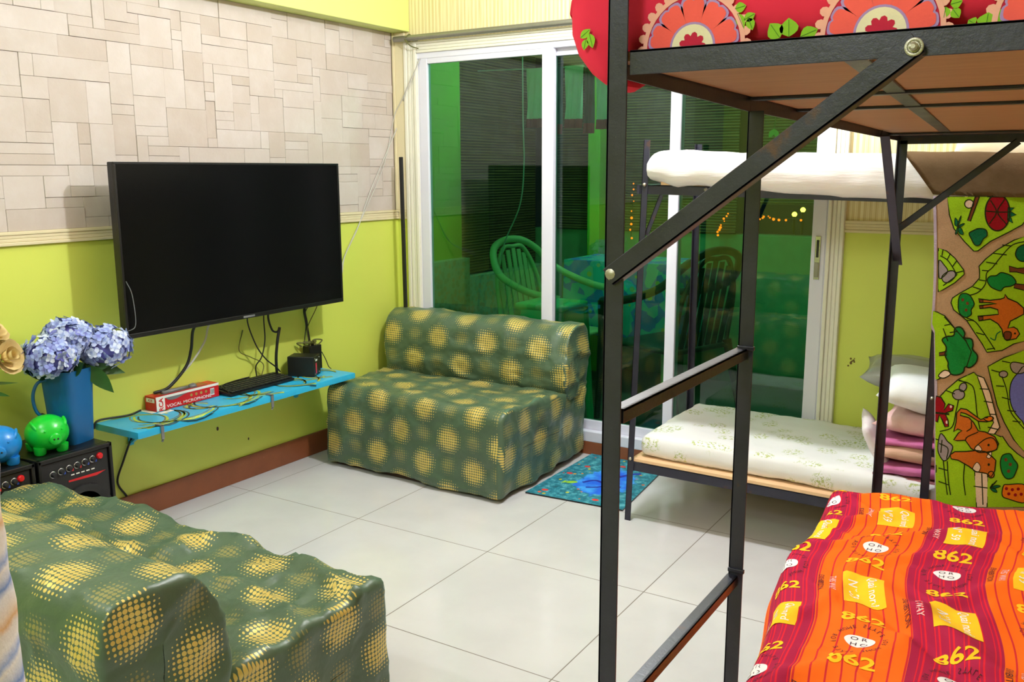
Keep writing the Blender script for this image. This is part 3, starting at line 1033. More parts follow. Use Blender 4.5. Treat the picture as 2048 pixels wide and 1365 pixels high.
# sprig seen high in the right pane
t = thing('hanging_sprig', 'small light green two-leaf sprig hanging high behind the right pane', 'plant', tuple(at(1548, 265, 1, 0.45)))
p = at(1548, 258, 1, 0.45)
b = BM(); tube(b, [(p.x, p.y, 2.3), (p.x+0.005, p.y, p.z+0.1), tuple(p)], 0.002, 5); obj('stem', b, 'leaf', t)
for k, a in enumerate((-0.5, 0.45)):
    b = BM(); d = Vector((math.sin(a), 0, -math.cos(a))); s_ = Vector((d.z, 0, -d.x))
    pts = [p+d*(0.045*q)+s_*(0.012*math.sin(math.pi*q)) for q in (0, .25, .5, .75, 1)]+[p+d*(0.045*q)-s_*(0.012*math.sin(math.pi*q)) for q in (.75, .5, .25)]
    b.faces.new([b.verts.new(c+Vector((0, 0.004*k, 0))) for c in pts]); obj('leaf', b, 'leaf_light', t)
# lights of the night outside
for k, (px, py, lab) in enumerate(((1589, 429, 'lower left'), (1606, 420, 'upper right'))):
    p = at(px, py, 1, 9.0)
    t = thing('street_lamp', '%s of two round orange street lights far beyond the balcony' % lab, 'street lamp', (p.x, 9.0, -2.0), 'street lamps outside')
    b = BM(); bmesh.ops.create_icosphere(b, subdivisions=2, radius=0.035, matrix=Matrix.Translation(p)); obj('lamp_globe', b, 'bulb_orange', t, smooth=True)
    b = BM(); tube(b, [(p.x, 9.0, -2.0), (p.x, 9.0, p.z-0.03)], 0.02, 6, smooth=False); obj('lamp_pole', b, 'dark', t)
def glow_dots(pts, label):  # made-up rows of glowing dots in place of orange glare and reflections
    t = thing('light_string', label, 'light string', tuple(pts[-1]), 'orange light strings outside')
    bm = BM(); tube(bm, [tuple(p) for p in pts], 0.002, 5); obj('cord', bm, 'cable_black', t)
    rr = random.Random(3)
    n = 9
    path = smooth_path(pts, 6)
    for i in range(n):
        q = path[int(i*(len(path)-1)/(n-1))]
        bm = BM(); bmesh.ops.create_icosphere(bm, subdivisions=2, radius=rr.uniform(0.004, 0.009), matrix=Matrix.Translation(q+Vector((rr.uniform(-0.008, 0.008), 0, -0.008))))
        obj('bulb', bm, 'bulb_dim', t, smooth=True)
glow_dots([at(1267, 365, 1, 1.66), at(1266, 400, 1, 1.66), at(1263, 440, 1, 1.66), at(1262, 474, 1, 1.66)], 'vertical string of small orange lights behind the middle pane')
glow_dots([at(1456, 425, 1, 1.66), at(1447, 440, 1, 1.66), at(1440, 455, 1, 1.66), at(1434, 468, 1, 1.66)], 'short slanting string of orange lights left of the ladder post')
glow_dots([at(1520, 436, 1, 1.66), at(1535, 430, 1, 1.66), at(1552, 437, 1, 1.66), at(1600, 438, 1, 1.66)], 'low horizontal string of orange lights under the raised blind')

# =================================================================== LEFT WALL THINGS
# television
TX, TY0, TY1, TZ0, TZ1 = 0.178, -1.758, -0.632, 0.742, 1.364
t = thing('television', 'large black flat screen television on the stone-clad wall above the blue shelf', 'television', (TX-0.03, (TY0+TY1)/2, TZ0))
b = BM()
box(b, (TX-0.038, TY0, TZ0), (TX-0.004, TY1, TZ1), 0.004)
box(b, (TX-0.075, TY0+0.2, TZ0+0.06), (TX-0.038, TY1-0.2, TZ0+0.42), 0.012)
obj('back_shell', b, 'black', t)
b = BM(); bz = 0.009
box(b, (TX-0.006, TY0, TZ1-bz), (TX, TY1, TZ1), 0.0015)
box(b, (TX-0.006, TY0, TZ0), (TX, TY1, TZ0+0.017), 0.0015)
box(b, (TX-0.006, TY0, TZ0+0.017), (TX, TY0+bz, TZ1-bz), 0.0015)
box(b, (TX-0.006, TY1-bz, TZ0+0.017), (TX, TY1, TZ1-bz), 0.0015)
obj('bezel', b, 'black', t)
b = BM(); box(b, (TX-0.005, TY0+bz, TZ0+0.017), (TX-0.0025, TY1-bz, TZ1-bz)); obj('screen', b, 'screen', t)
b = BM(); box(b, (TX-0.001, -1.225, TZ0+0.004), (TX+0.002, -1.165, TZ0+0.012), 0.001); obj('emblem', b, 'grey', t)
b = BM(); box(b, (0.008, -1.35, 0.95), (0.018, -1.05, 1.25), 0.003); box(b, (0.018, -1.24, 1.04), (TX-0.075, -1.16, 1.12), 0.004); obj('wall_bracket', b, 'dark', t)

# wrapped shelf with clips
SY0, SY1, SX = -1.800, -0.650, 0.252
t = thing('wall_shelf', 'turquoise swirl-patterned board shelf on the lime wall under the television', 'shelf', (SX/2, (SY0+SY1)/2, 0.392))
b = BM(); rbox(b, (0.0, SY0, 0.392), (SX, SY1, 0.42), 0.006, 0.012)
def shelf_map(u, v):   # u along the wall, v: distance from the wall over the top then down the front edge
    y = SY0+u
    if v <= SX-0.006: return (v, y, 0.4207)
    a = (v-(SX-0.006))
    if a < 0.0094:
        q = a/0.006
        return (SX-0.006+0.0067*math.sin(q), y, 0.414+0.0067*math.cos(q))
    return (SX+0.0007, y, 0.414-(a-0.0094))
rs = random.Random(5)
for k in range(17):
    u = 0.05+1.06*k/16+rs.uniform(-0.02, 0.02)
    r_ = rs.uniform(0.05, 0.13); a0 = rs.uniform(0, 6)
    arc = [(u+r_*1.3*math.cos(a0+q*0.24), 0.13+r_*math.sin(a0+q*0.24)) for q in range(14)]
    arc = [(min(max(x, 0.004), 1.146), min(max(y, 0.004), 0.268)) for x, y in arc]
    w = 0.011
    for mi_, dw in ((1, 0), (2, 0.012), (3, -0.012)):
        aa = [(min(max(x+dw*math.cos(a0), 0.004), 1.146), min(max(y+dw, 0.004), 0.268)) for x, y in arc]
        if mi_ != 2 or k % 2: lay_line(b, aa, w*(0.5 if mi_ == 3 else 0.9 if mi_ == 1 else 0.6), lambda u_, v_, z_=mi_: shelf_map(u_, v_), mi_, 0.008)
obj('board', b, ['shelf', 'sw_olive', 'sw_dark', 'sw_brown'], t, smooth=True, autosmooth=50)
for y in (-1.70, -1.166):
    b = BM()
    box(b, (SX+0.001, y-0.006, 0.372), (SX+0.006, y+0.006, 0.425), 0.001); box(b, (SX-0.03, y-0.006, 0.421), (SX+0.006, y+0.006, 0.425), 0.001)
    tube(b, [(SX+0.0035, y, 0.372), (SX-0.002, y, 0.362)], 0.004, 6, smooth=False)
    obj('clip', b, 'grey', t)
for y in (-1.66, -0.79):
    b = BM(); box(b, (0.001, y-0.01, 0.30), (0.012, y+0.01, 0.392), 0.002); obox(b, (0.07, y, 0.352), (Vector((0.82, 0, 0.57)), Vector((0, 1, 0)), Vector((-0.57, 0, 0.82))), (0.085, 0.008, 0.004), 0.001); obj('bracket', b, 'shelf', t)

# microphone carton
t = thing('microphone_box', 'red and white vocal microphone carton lying on the turquoise shelf', 'box', (0.04, -1.43, 0.421))
b = BM()
X0, X1, Y0, Y1, Z0, Z1 = 0.006, 0.072, -1.585, -1.283, 0.421, 0.478
box(b, (X0, Y0, Z0), (X1, Y1, Z1), 0.001)
fx = lambda u, v: (X1+0.0006, Y0+u, Z0+v)          # front face (towards the room)
ly = lambda u, v: (X1-u, Y0-0.0006, Z0+v)          # left end
lay_poly(b, [(0, 0.047), (0.302, 0.047), (0.302, 0.057), (0, 0.057)], fx, 1)
lay_poly(b, [(0.001, 0.001), (0.040, 0.001), (0.040, 0.047), (0.001, 0.047)], lambda u, v: (X1+0.0009, Y0+u, Z0+v), 1)
lay_text(b, 'RCA', 0.0215, 0.024, 0.026, R(90), lambda u, v: (X1+0.0014, Y0+u, Z0+v), 0, bold=0.03)
lay_text(b, 'VOCAL MICROPHONE', 0.155, 0.013, 0.017, 0, fx, 1, bold=0.01, sx=1.25)
lay_poly(b, [(0.258, 0.012), (0.278, 0.012), (0.278, 0.040), (0.258, 0.040)], fx, 1)
for i in range(6): lay_poly(b, [(0.260+0.003*i, 0.016), (0.2615+0.003*i, 0.016), (0.2615+0.003*i, 0.037), (0.260+0.003*i, 0.037)], lambda u, v: (X1+0.001, Y0+u, Z0+v), 3)
for i in range(4): lay_poly(b, ell(0.165+0.024*i, 0.033, 0.006, 0.006, 12), fx, 2)
lay_poly(b, curve2([(0.045, 0.047), (0.06, 0.036), (0.09, 0.034), (0.13, 0.044), (0.15, 0.047)], 4)+[(0.15, 0.0475), (0.045, 0.0475)], lambda u, v: (X1+0.0010, Y0+u, Z0+v), 4)
lay_poly(b, [(0.008, 0.034), (0.058, 0.034), (0.058, 0.050), (0.008, 0.050)], ly, 1)
lay_text(b, 'RCA', 0.033, 0.042, 0.013, 0, lambda u, v: (X1-u, Y0-0.0012, Z0+v), 0, bold=0.02)
obj('carton', b, ['red', 'print_white', 'gold', 'print_black', 'grey'], t)
b = BM(); box(b, (X0+0.006, Y0+0.03, Z1-0.0002), (X1-0.004, Y1-0.05, Z1+0.006), 0.003); obj('clear_window', b, 'clear', t)
b = BM(); tube(b, [(0.045, Y0+0.05, Z1+0.002), (0.045, Y0+0.17, Z1+0.002)], lambda q: 0.0115-0.003*q, 10, smooth=False)
lathe(b, [(0.004, -0.03), (0.014, -0.024), (0.017, -0.008), (0.015, 0.0), (0.0, 0.001)], (0.045, Y0+0.205, Z1-0.001), 12, 'Y', 0)
obj('microphone', b, 'grey', t, smooth=True)
b = BM(); box(b, (0.09, Y0-0.01, 0.4207), (0.11, Y0+0.05, 0.4225)); box(b, (X0-0.002, Y0-0.024, 0.4207), (X1+0.002, Y0-0.003, 0.4222)); obj('end_flap', b, 'print_white', t)

# keyboard
t = thing('computer_keyboard', 'black computer keyboard on the shelf right of the red carton', 'keyboard', (0.066, -1.09, 0.421))
t0 = BM(); rbox(t0, (0.004, -1.275, 0.421), (0.132, -0.915, 0.434), 0.004, 0.02)
for v in t0.verts: v.co.z += (0.132-v.co.x)*0.10
obj('case', t0, 'black', t, smooth=True, autosmooth=40)
kb = None
for r_ in range(5):
    for c in range(15):
        x = 0.116-0.0215*r_; y = -1.262+0.0227*c
        if kb is None:
            k = BM(); box(k, (-0.0085, -0.0098, 0), (0.0085, 0.0098, 0.005), 0.002); 
            me_o = obj('key', k, 'dark', None); me_o.parent = t; kb = me_o; o = me_o
        else:
            o = kb.copy(); COL.objects.link(o); o.parent = t
        o.location = Vector((x, y+0.011, 0.434+(0.132-x)*0.10-0.0005))-t.location

# amplifier and adapter at the right end
t = thing('power_amplifier', 'small black boxy amplifier with a pink-red strip at the shelf right end', 'amplifier', (0.08, -0.83, 0.421))
b = BM()
ax = Vector((-0.90, -0.44, 0)).normalized(); ay = Vector((-ax.y, ax.x, 0)) * -1
P0 = Vector((0.162, -0.822, 0.421))
cen = P0+ax*0.062+ay*0.045+Vector((0, 0, 0.046))
obox(b, cen, (ax, ay, Vector((0, 0, 1))), (0.062, 0.045, 0.045), 0.003)
obj('housing', b, 'black', t)
fmap = lambda u, v: tuple(P0+ay*u+Vector((0, 0, v))-ax*0.0008)
b = BM(); lay_poly(b, [(0.018, 0.012), (0.034, 0.012), (0.034, 0.060), (0.018, 0.060)], fmap, 0); obj('level_strip', b, 'pink_led', t)
b = BM(); lay_poly(b, [(0.018, 0.068), (0.044, 0.068), (0.044, 0.076), (0.018, 0.076)], fmap, 0); obj('badge', b, 'print_white', t)
for u, v in ((0.008, 0.012), (0.066, 0.012), (0.008, 0.08), (0.066, 0.08)):
    b = BM(); tube(b, [fmap(u, v), tuple(Vector(fmap(u, v))-ax*0.004)], 0.003, 8, smooth=False); obj('screw', b, 'bolt', t)
b = BM(); box(b, (0.010, -0.738, 0.421), (0.056, -0.660, 0.535), 0.003)
t = solo('set_top_box', b, 'black', 'upright black receiver box against the wall behind the amplifier', 'receiver')
b = BM()
for k in range(5): tube(b, [(0.03+0.006*k, -0.76+0.02*k, 0.536), (0.02+0.01*k, -0.78+0.03*k, 0.556), (0.045, -0.73+0.008*k, 0.549+0.003*k), (0.025+0.006*k, -0.69, 0.536)], 0.0035, 6)
solo('cable_bundle', b, ['cable_olive'], 'tangle of small wires on top of the upright receiver box', 'cable')

def cable(pts, r, mat, label, name='cable', group='cables under the television'):
    bm = BM(); tube(bm, [tuple(p) for p in pts], r, 6)
    return solo(name, bm, mat, label, 'cable', group, smooth=True)
V3 = Vector
cable([(0.13, -1.40, 0.76), (0.09, -1.405, 0.715), (0.06, -1.397, 0.633), (0.05, -1.42, 0.566), (0.045, -1.50, 0.50), (0.03, -1.56, 0.486)], 0.006, 'cable_black', 'thick black cable curving from the television down behind the red carton')
cable([(0.12, -1.29, 0.76), (0.06, -1.301, 0.72), (0.05, -1.322, 0.651), (0.045, -1.395, 0.571), (0.03, -1.49, 0.50)], 0.0045, 'cable_white', 'grey-white cable beside the thick black cable')
cable([(0.12, -1.12, 0.765), (0.09, -1.128, 0.717), (0.06, -1.062, 0.599), (0.06, -1.01, 0.527), (0.06, -0.954, 0.481), (0.06, -0.93, 0.455)], 0.003, 'cable_black', 'thin black cable dropping from the television to the keyboard end')
cable([(0.12, -1.02, 0.765), (0.07, -1.016, 0.727), (0.06, -1.009, 0.613), (0.06, -1.033, 0.540), (0.04, -1.05, 0.5), (0.03, -1.04, 0.452)], 0.0028, 'cable_black', 'second thin black cable hanging nearly straight above the keyboard')
cable([(0.12, -1.00, 0.765), (0.08, -1.002, 0.721), (0.07, -0.975, 0.652), (0.07, -0.945, 0.638), (0.07, -0.932, 0.655)], 0.0045, 'cable_black', 'black lead hooking up into the plug left of the amplifier')
cable([(0.07, -0.930, 0.656), (0.07, -0.946, 0.600), (0.06, -0.95, 0.52), (0.05, -0.94, 0.43)], 0.0065, 'cable_black', 'thick black antenna-like plug lead beside the amplifier')
cable([(0.005, -1.08, 0.66), (0.02, -1.12, 0.58), (0.02, -1.06, 0.54), (0.03, -1.0, 0.50), (0.04, -1.02, 0.452)], 0.002, 'cable_olive', 'thin looping olive wire on the wall above the keyboard')
cable([(0.10, -0.735, 0.765), (0.06, -0.76, 0.70), (0.04, -0.74, 0.63), (0.035, -0.75, 0.557)], 0.0022, 'cable_black', 'thin dark wire looping above the receiver box')
cable([(0.10, -0.70, 0.77), (0.03, -0.66, 0.70), (0.03, -0.72, 0.62), (0.04, -0.73, 0.56)], 0.0022, 'cable_olive', 'thin olive wire slanting above the receiver box')
cable([(0.12, -0.72, 0.765), (0.03, -0.728, 0.72), (0.02, -0.715, 0.64), (0.02, -0.70, 0.535)], 0.0065, 'cable_black', 'thick straight black cable from television to receiver box')
cable([(0.06, -0.665, 0.50), (0.07, -0.65, 0.46), (0.09, -0.655, 0.432), (0.11, -0.66, 0.424)], 0.002, 'cable_black', 'short thin wire falling right of the receiver box')
cable([(0.09, -1.30, 0.757), (0.12, -1.24, 0.745), (0.13, -1.16, 0.752), (0.12, -1.10, 0.765)], 0.004, 'cable_black', 'black cable sagging along the television lower edge')
cable([(0.11, -1.265, 0.438), (0.04, -1.24, 0.449), (0.01, -1.15, 0.449), (0.005, -1.06, 0.449)], 0.003, 'cable_black', 'black keyboard lead running behind the keys')
cable([(0.025, -1.62, 0.43), (0.03, -1.68, 0.425), (0.012, -1.79, 0.428), (0.01, -1.81, 0.40)], 0.004, 'cable_black', 'dark cable on the shelf left of the red carton')
cable([(0.03, -1.640, 0.387), (0.012, -1.665, 0.32), (0.010, -1.70, 0.25), (0.010, -1.733, 0.173), (0.010, -1.70, 0.106)], 0.004, 'cable_black', 'dark wire hanging on the wall under the shelf left end')
cable([(0.185, -1.75, 0.95), (0.192, -1.735, 0.90), (0.19, -1.728, 0.80), (0.183, -1.745, 0.775), (0.15, -1.775, 0.772)], 0.0014, 'grey', 'thin white wire curling over the television lower left edge')
g2 = 'white wires from door frame to television'
cable([(0.175, -0.014, 1.876), (0.14, -0.026, 1.80), (0.08, -0.026, 1.70), at(800, 240, 0, 0.02), at(742, 380, 0, 0.012), at(716, 455, 0, 0.012), at(690, 512, 0, 0.02), (0.10, -0.55, 0.86)], 0.0028, 'cable_white', 'thin white wire drooping from door corner to television, nearer strand', group=g2)
cable([(0.172, -0.014, 1.874), (0.13, -0.024, 1.79), (0.06, -0.024, 1.68), at(788, 235, 0, 0.012), at(768, 330, 0, 0.012), at(722, 440, 0, 0.012), at(692, 505, 0, 0.012), (0.10, -0.56, 0.87)], 0.0022, 'cable_white', 'thin white wire drooping from door corner to television, outer strand', group=g2)

# chips in wall paint and baseboard
for k, (px, py, s_) in enumerate(((435, 858, 0.006), (497, 878, 0.004))):
    p = at(px, py, 0, 0.0)
    b = BM(); lay_poly(b, ell(0, 0, s_, s_*1.5, 9), lambda u, v: (0.0006, p.y+u, p.z+v), 0)
    solo('wall_hole', b, 'brown_base', ['small dark nail hole in the lime wall under the shelf', 'tiny dark scratch in the lime wall right of the nail hole'][k], 'wall mark')
p = at(1703, 722, 1, 0.0); b = BM()
rs = random.Random(2)
for k in range(7): lay_poly(b, ell(rs.uniform(-0.012, 0.012), rs.uniform(-0.022, 0.012), rs.uniform(0.002, 0.006), rs.uniform(0.002, 0.007), 8), lambda u, v: (p.x+u, -0.0006-0.0001*k, p.z+v), 0)
solo('wall_stain', b, 'stain', 'small brown chipped spot on the lime wall right of the sliding door', 'wall mark')

# curtain rod
t = thing('curtain_rod', 'grey metal curtain rod tied above the sliding door', 'curtain rod', (1.1, -0.04, 1.97))
b = BM(); tube(b, [(0.040, -0.045, 1.972), (2.35, -0.045, 1.972)], 0.0145, 12, smooth=False); obj('rod', b, 'steel', t, smooth=True, autosmooth=40)
for x in (0.125, 2.28):
    b = BM(); tube(b, [(x, -0.062, 1.975), (x+0.01, -0.045, 1.99), (x+0.012, -0.028, 1.975), (x+0.005, -0.045, 1.955), (x-0.006, -0.062, 1.965), (x+0.02, -0.05, 1.935), (x+0.05, -0.026, 1.922)], 0.003, 6); obj('wire_tie', b, 'cable_olive', t, smooth=True)
    b = BM(); box(b, (x+0.014, -0.036, 1.960), (x+0.03, -0.0, 1.985), 0.002); obj('bracket', b, 'steel', t)

# thin black pole in the corner
b = BM(); box(b, (-0.008, -0.008, 0), (0.008, 0.008, 1.40), 0.002)
T_ = Matrix.Translation((0.105, -0.082, 0.0)) @ Matrix.Rotation(R(0.6), 4, 'X')
bmesh.ops.transform(b, matrix=T_, verts=b.verts)
solo('corner_pole', b, 'black', 'thin black upright pole standing in the corner behind the sofa', 'pole')

# =================================================================== SPEAKERS AND WHAT STANDS ON THEM
def speaker(y0, y1, label):
    t = thing('speaker', label, 'speaker', (0.16, (y0+y1)/2, 0.0), 'amplified speakers by the wall')
    b = BM(); X1 = 0.300
    box(b, (0.016, y0, 0.0), (X1-0.014, y1, 0.430), 0.008)
    for lo, hi in (((X1-0.02, y0, 0.0), (X1, y0+0.012, 0.43)), ((X1-0.02, y1-0.012, 0.0), (X1, y1, 0.43)), ((X1-0.02, y0, 0.415), (X1, y1, 0.43)), ((X1-0.02, y0, 0.0), (X1, y1, 0.012))): box(b, lo, hi, 0.003)
    obj('cabinet', b, 'black', t)
    b = BM(); box(b, (X1-0.016, y0+0.014, 0.25), (X1-0.008, y1-0.014, 0.412), 0.001)
    fm = lambda u, v: (X1-0.0072, y0+u, v)
    lay_poly(b, [(0.10, 0.338), (0.235, 0.338), (0.20, 0.328), (0.10, 0.332)], fm, 1)
    for k in range(5): lay_poly(b, [(0.11+0.018*k, 0.352), (0.122+0.018*k, 0.352), (0.122+0.018*k, 0.356), (0.11+0.018*k, 0.356)], fm, 2)
    obj('control_panel', b, ['dark', 'red', 'print_white'], t)
    for k in range(6):
        y = y0+0.05+0.028*k; z = 0.372+0.003*k
        b = BM(); lathe(b, [(0.009, 0), (0.009, 0.006), (0.006, 0.012), (0.0, 0.0125)], (X1-0.008, y, z), 12, 'X')
        kb_ = obj('knob', b, 'dark', t, smooth=True, autosmooth=40)
        b = BM(); lathe(b, [(0.0118, 0), (0.0118, 0.0012), (0.0095, 0.0012)], (X1-0.008, y, z), 14, 'X'); obj('dial_ring', b, 'chrome', kb_)
        if k > 0:
            b = BM(); box(b, (X1-0.007, y+0.007, z-0.011), (X1-0.004, y+0.013, z-0.003)); obj('cap_mark', b, 'red' if k in (2, 3) else 'knob_blue', kb_)
    b = BM(); lathe(b, [(0.011, 0), (0.011, 0.005), (0.008, 0.009), (0.0, 0.009)], (X1-0.008, y1-0.045, 0.392), 14, 'X'); obj('power_button', b, 'red', t, smooth=True, autosmooth=40)
    b = BM(); lathe(b, [(0.095, 0), (0.095, 0.008), (0.085, 0.008), (0.05, -0.01), (0.03, -0.015), (0.0, -0.004)], (X1-0.008, (y0+y1)/2+0.02, 0.215), 24, 'X'); obj('woofer', b, 'dark', t, smooth=True, autosmooth=40)
    return t
speaker(-2.195, -1.935, 'black amplified speaker with knobs and red button under the blue jug')
speaker(-2.460, -2.205, 'black speaker at the left picture edge under the blue piggy bank')

# blue jug
t = thing('water_jug', 'tall teal blue square plastic jug holding hydrangeas on the speaker', 'jug', (0.175, -1.995, 0.430))
b = BM()
prof = [(0.052, 0.430), (0.054, 0.436), (0.060, 0.56), (0.066, 0.676), (0.067, 0.682), (0.063, 0.682), (0.060, 0.66), (0.054, 0.50), (0.048, 0.44), (0, 0.438)]
seg = 28; rings = []
for r_, z in prof:
    ring = []
    for k in range(seg):
        a = 2*math.pi*k/seg; c, s_ = math.cos(a), math.sin(a)
        q = (abs(c)**5+abs(s_)**5)**(-1/5)
        ring.append(b.verts.new((0.175+r_*q*c, -1.995+r_*q*s_, z)))
    rings.append(ring)
for a, c in zip(rings, rings[1:]):
    for k in range(seg): b.faces.new((a[k], a[(k+1) % seg], c[(k+1) % seg], c[k]))
b.faces.new(rings[0][::-1]); 
bmesh.ops.rotate(b, verts=b.verts, cent=(0.175, -1.995, 0), matrix=Matrix.Rotation(R(12), 3, 'Z'))
obj('jug_body', b, 'jug', t, smooth=True, autosmooth=45)
b = BM(); tube(b, [(0.165, -2.056, 0.655), (0.155, -2.088, 0.645), (0.15, -2.104, 0.60), (0.155, -2.095, 0.545), (0.165, -2.052, 0.52)], 0.0055, 8); obj('handle', b, 'jug', t, smooth=True)
b = BM(); 
tube(b, [(0.238, -2.01, 0.682), (0.2395, -2.012, 0.665), (0.2395, -2.005, 0.660), (0.2385, -2.0, 0.675)], 0.003, 6); obj('lime_clip', b, 'leafprint', t, smooth=True)

def leaf(bm, base, tip, width, mi=0, droop=0.0, face=None):
    base = V3(base); tip = V3(tip); d = tip-base
    side = d.cross(V3(face) if face else V3((0, 0, 1))).normalized(); up = side.cross(d).normalized()
    n = 9; L_, C_, R_ = [], [], []
    for i in range(n+1):
        t_ = i/n; w = width*math.sin(math.pi*min(1, t_**0.8))*(1 if t_ < 1 else 0)
        c = base+d*t_+V3((0, 0, -droop*t_*t_))
        C_.append(bm.verts.new(c-up*0.15*w)); L_.append(bm.verts.new(c+side*w)); R_.append(bm.verts.new(c-side*w))
    for i in range(n):
        for A, B_ in ((L_, C_), (C_, R_)):
            f = bm.faces.new((A[i], A[i+1], B_[i+1], B_[i])); f.material_index = mi; f.smooth = True

t = thing('hydrangea_bouquet', 'bunch of pale blue hydrangeas in the teal jug', 'flowers', (0.175, -1.995, 0.55))
rs = random.Random(21)
for (cx_, cy_, cz_, rx, ry, rz) in ((0.20, -2.065, 0.735, 0.085, 0.085, 0.068), (0.17, -1.975, 0.785, 0.085, 0.080, 0.062), (0.20, -1.865, 0.735, 0.085, 0.090, 0.072)):
    b = BM(); tl_ = b.verts.layers.float.new('tone')
    bmesh.ops.create_icosphere(b, subdivisions=3, radius=1, matrix=Matrix.Translation((cx_, cy_, cz_)) @ Matrix.Diagonal((rx*0.84, ry*0.84, rz*0.84, 1)))
    N_ = 165
    for i in range(N_):
        zz = 1-2*(i+0.5)/N_; a = i*2.39996
        d = V3((math.sqrt(1-zz*zz)*math.cos(a), math.sqrt(1-zz*zz)*math.sin(a), zz))
        if zz < -0.75: continue
        d = (d+V3((rs.gauss(0, .12), rs.gauss(0, .12), rs.gauss(0, .12)))).normalized()
        k_ = rs.uniform(0.88, 1.06)
        c = V3((cx_+d.x*rx*k_, cy_+d.y*ry*k_, cz_+d.z*rz*k_))
        n = (d+V3((rs.gauss(0, .3), rs.gauss(0, .3), rs.gauss(0, .3)))).normalized()
        e1 = n.orthogonal().normalized(); e1 = Matrix.Rotation(rs.uniform(0, 6.28), 3, n) @ e1; e2 = n.cross(e1)
        tn = min(1, max(0, rs.gauss(0.66, 0.26)))
        for q in range(4):
            a1 = q*math.pi/2
            dd = e1*math.cos(a1)+e2*math.sin(a1); ss = n.cross(dd)
            s_ = rs.uniform(0.0150, 0.0200); lift = rs.uniform(-0.1, 0.5)
            vs = [b.verts.new(c+n*0.001), b.verts.new(c+dd*s_*0.55+ss*s_*0.48+n*s_*0.12*lift), b.verts.new(c+dd*s_*1.05+ss*s_*0.2+n*s_*0.35*lift), b.verts.new(c+dd*s_*1.05-ss*s_*0.2+n*s_*0.35*lift), b.verts.new(c+dd*s_*0.55-ss*s_*0.48+n*s_*0.12*lift)]
            for v in vs: v[tl_] = tn
            vs[0][tl_] = max(0, tn-0.5)
            b.faces.new(vs)
    obj('flower_head', b, 'hyd', t)
for (bs, tp, w, dr) in (((0.225, -1.955, 0.69), (0.262, -1.885, 0.585), 0.026, 0.0), ((0.20, -1.95, 0.69), (0.24, -1.82, 0.66), 0.026, 0.02), ((0.21, -2.02, 0.67), (0.27, -1.99, 0.71), 0.026, 0.0), ((0.16, -2.05, 0.68), (0.20, -2.15, 0.70), 0.032, 0.0), ((0.15, -2.06, 0.70), (0.15, -2.17, 0.755), 0.030, 0.0), ((0.21, -1.94, 0.69), (0.25, -1.86, 0.70), 0.03, 0)):
    b = BM(); leaf(b, bs, tp, w, 0, dr, (0.65, -0.65, 0.35)); obj('leaf', b, 'leaf', t, smooth=True)
for (cx_, cy_, cz_) in ((0.20, -2.05, 0.70), (0.17, -1.975, 0.75), (0.20, -1.88, 0.70)):
    b = BM(); tube(b, [(0.175, -1.995, 0.45), (0.178, -1.996, 0.6), (cx_, cy_, cz_)], 0.004, 6); obj('stem', b, 'leaf', t, smooth=True)

# piggy banks
def pig(loc, rz, mat, label):
    t = thing('piggy_bank', label, 'piggy bank', (0, 0, 0), 'piggy banks on the speakers')
    b = BM()
    bmesh.ops.create_uvsphere(b, u_segments=36, v_segments=24, radius=1)
    for v in b.verts:
        x, y, z = v.co
        k = 1+0.10*x-0.12*max(0, x-0.4)
        v.co = V3((x*0.078, y*0.064*k, 0.062+z*0.060*k+0.004*math.sin(3*x)))
        # cheek bulge
        v.co.y *= 1+0.06*math.exp(-((x-0.7)/0.25)**2)
    obj('body', b, mat, t, smooth=True)
    b = BM(); lathe(b, [(0.0, 0.089), (0.015, 0.089), (0.0185, 0.086), (0.019, 0.074), (0.027, 0.056)], (0, 0, 0.056), 20, 'X')
    obj('snout', b, mat, t, smooth=True, autosmooth=45)
    for s_ in (-1, 1):
        b = BM(); bmesh.ops.create_uvsphere(b, u_segments=8, v_segments=6, radius=0.0032, matrix=Matrix.Translation((0.0886, s_*0.006, 0.057))); obj('nostril', b, 'black', t, smooth=True)
        b = BM(); bmesh.ops.create_uvsphere(b, u_segments=16, v_segments=10, radius=1)
        for v in b.verts: v.co = V3((v.co.x*0.016+0.034-0.012*v.co.z, s_*(0.047+0.004*v.co.z)+v.co.y*0.007, 0.096+v.co.z*0.016))
        obj('ear', b, mat, t, smooth=True)
        b = BM(); bmesh.ops.create_uvsphere(b, u_segments=8, v_segments=6, radius=0.0036, matrix=Matrix.Translation((0.068, s_*0.026, 0.082))); obj('eye', b, mat, t, smooth=True)
        for x in (-0.035, 0.035):
            b = BM(); lathe(b, [(0.0, 0.0), (0.015, 0.0), (0.018, 0.004), (0.020, 0.026)], (x, s_*0.034, 0), 14, 'Z'); obj('foot', b, mat, t, smooth=True, autosmooth=45)
    b = BM(); box(b, (-0.020, -0.0026, 0.1200), (0.012, 0.0026, 0.1236), 0.001); obj('coin_slot', b, 'black', t)
    b = BM(); tube(b, [(-0.068, 0, 0.065), (-0.082, 0.004, 0.075), (-0.080, 0.008, 0.085), (-0.074, 0.002, 0.08)], 0.003, 6); obj('tail', b, mat, t, smooth=True)
    t.location = loc; t.rotation_euler = (0, 0, rz)
    return t
pig((0.212, -2.108, 0.431), R(-12), 'pig_green', 'shiny bright green piggy bank on the speaker beside the blue jug')
pig((0.212, -2.262, 0.431), R(-28), 'pig_blue', 'shiny blue piggy bank on the speaker left of the green one')

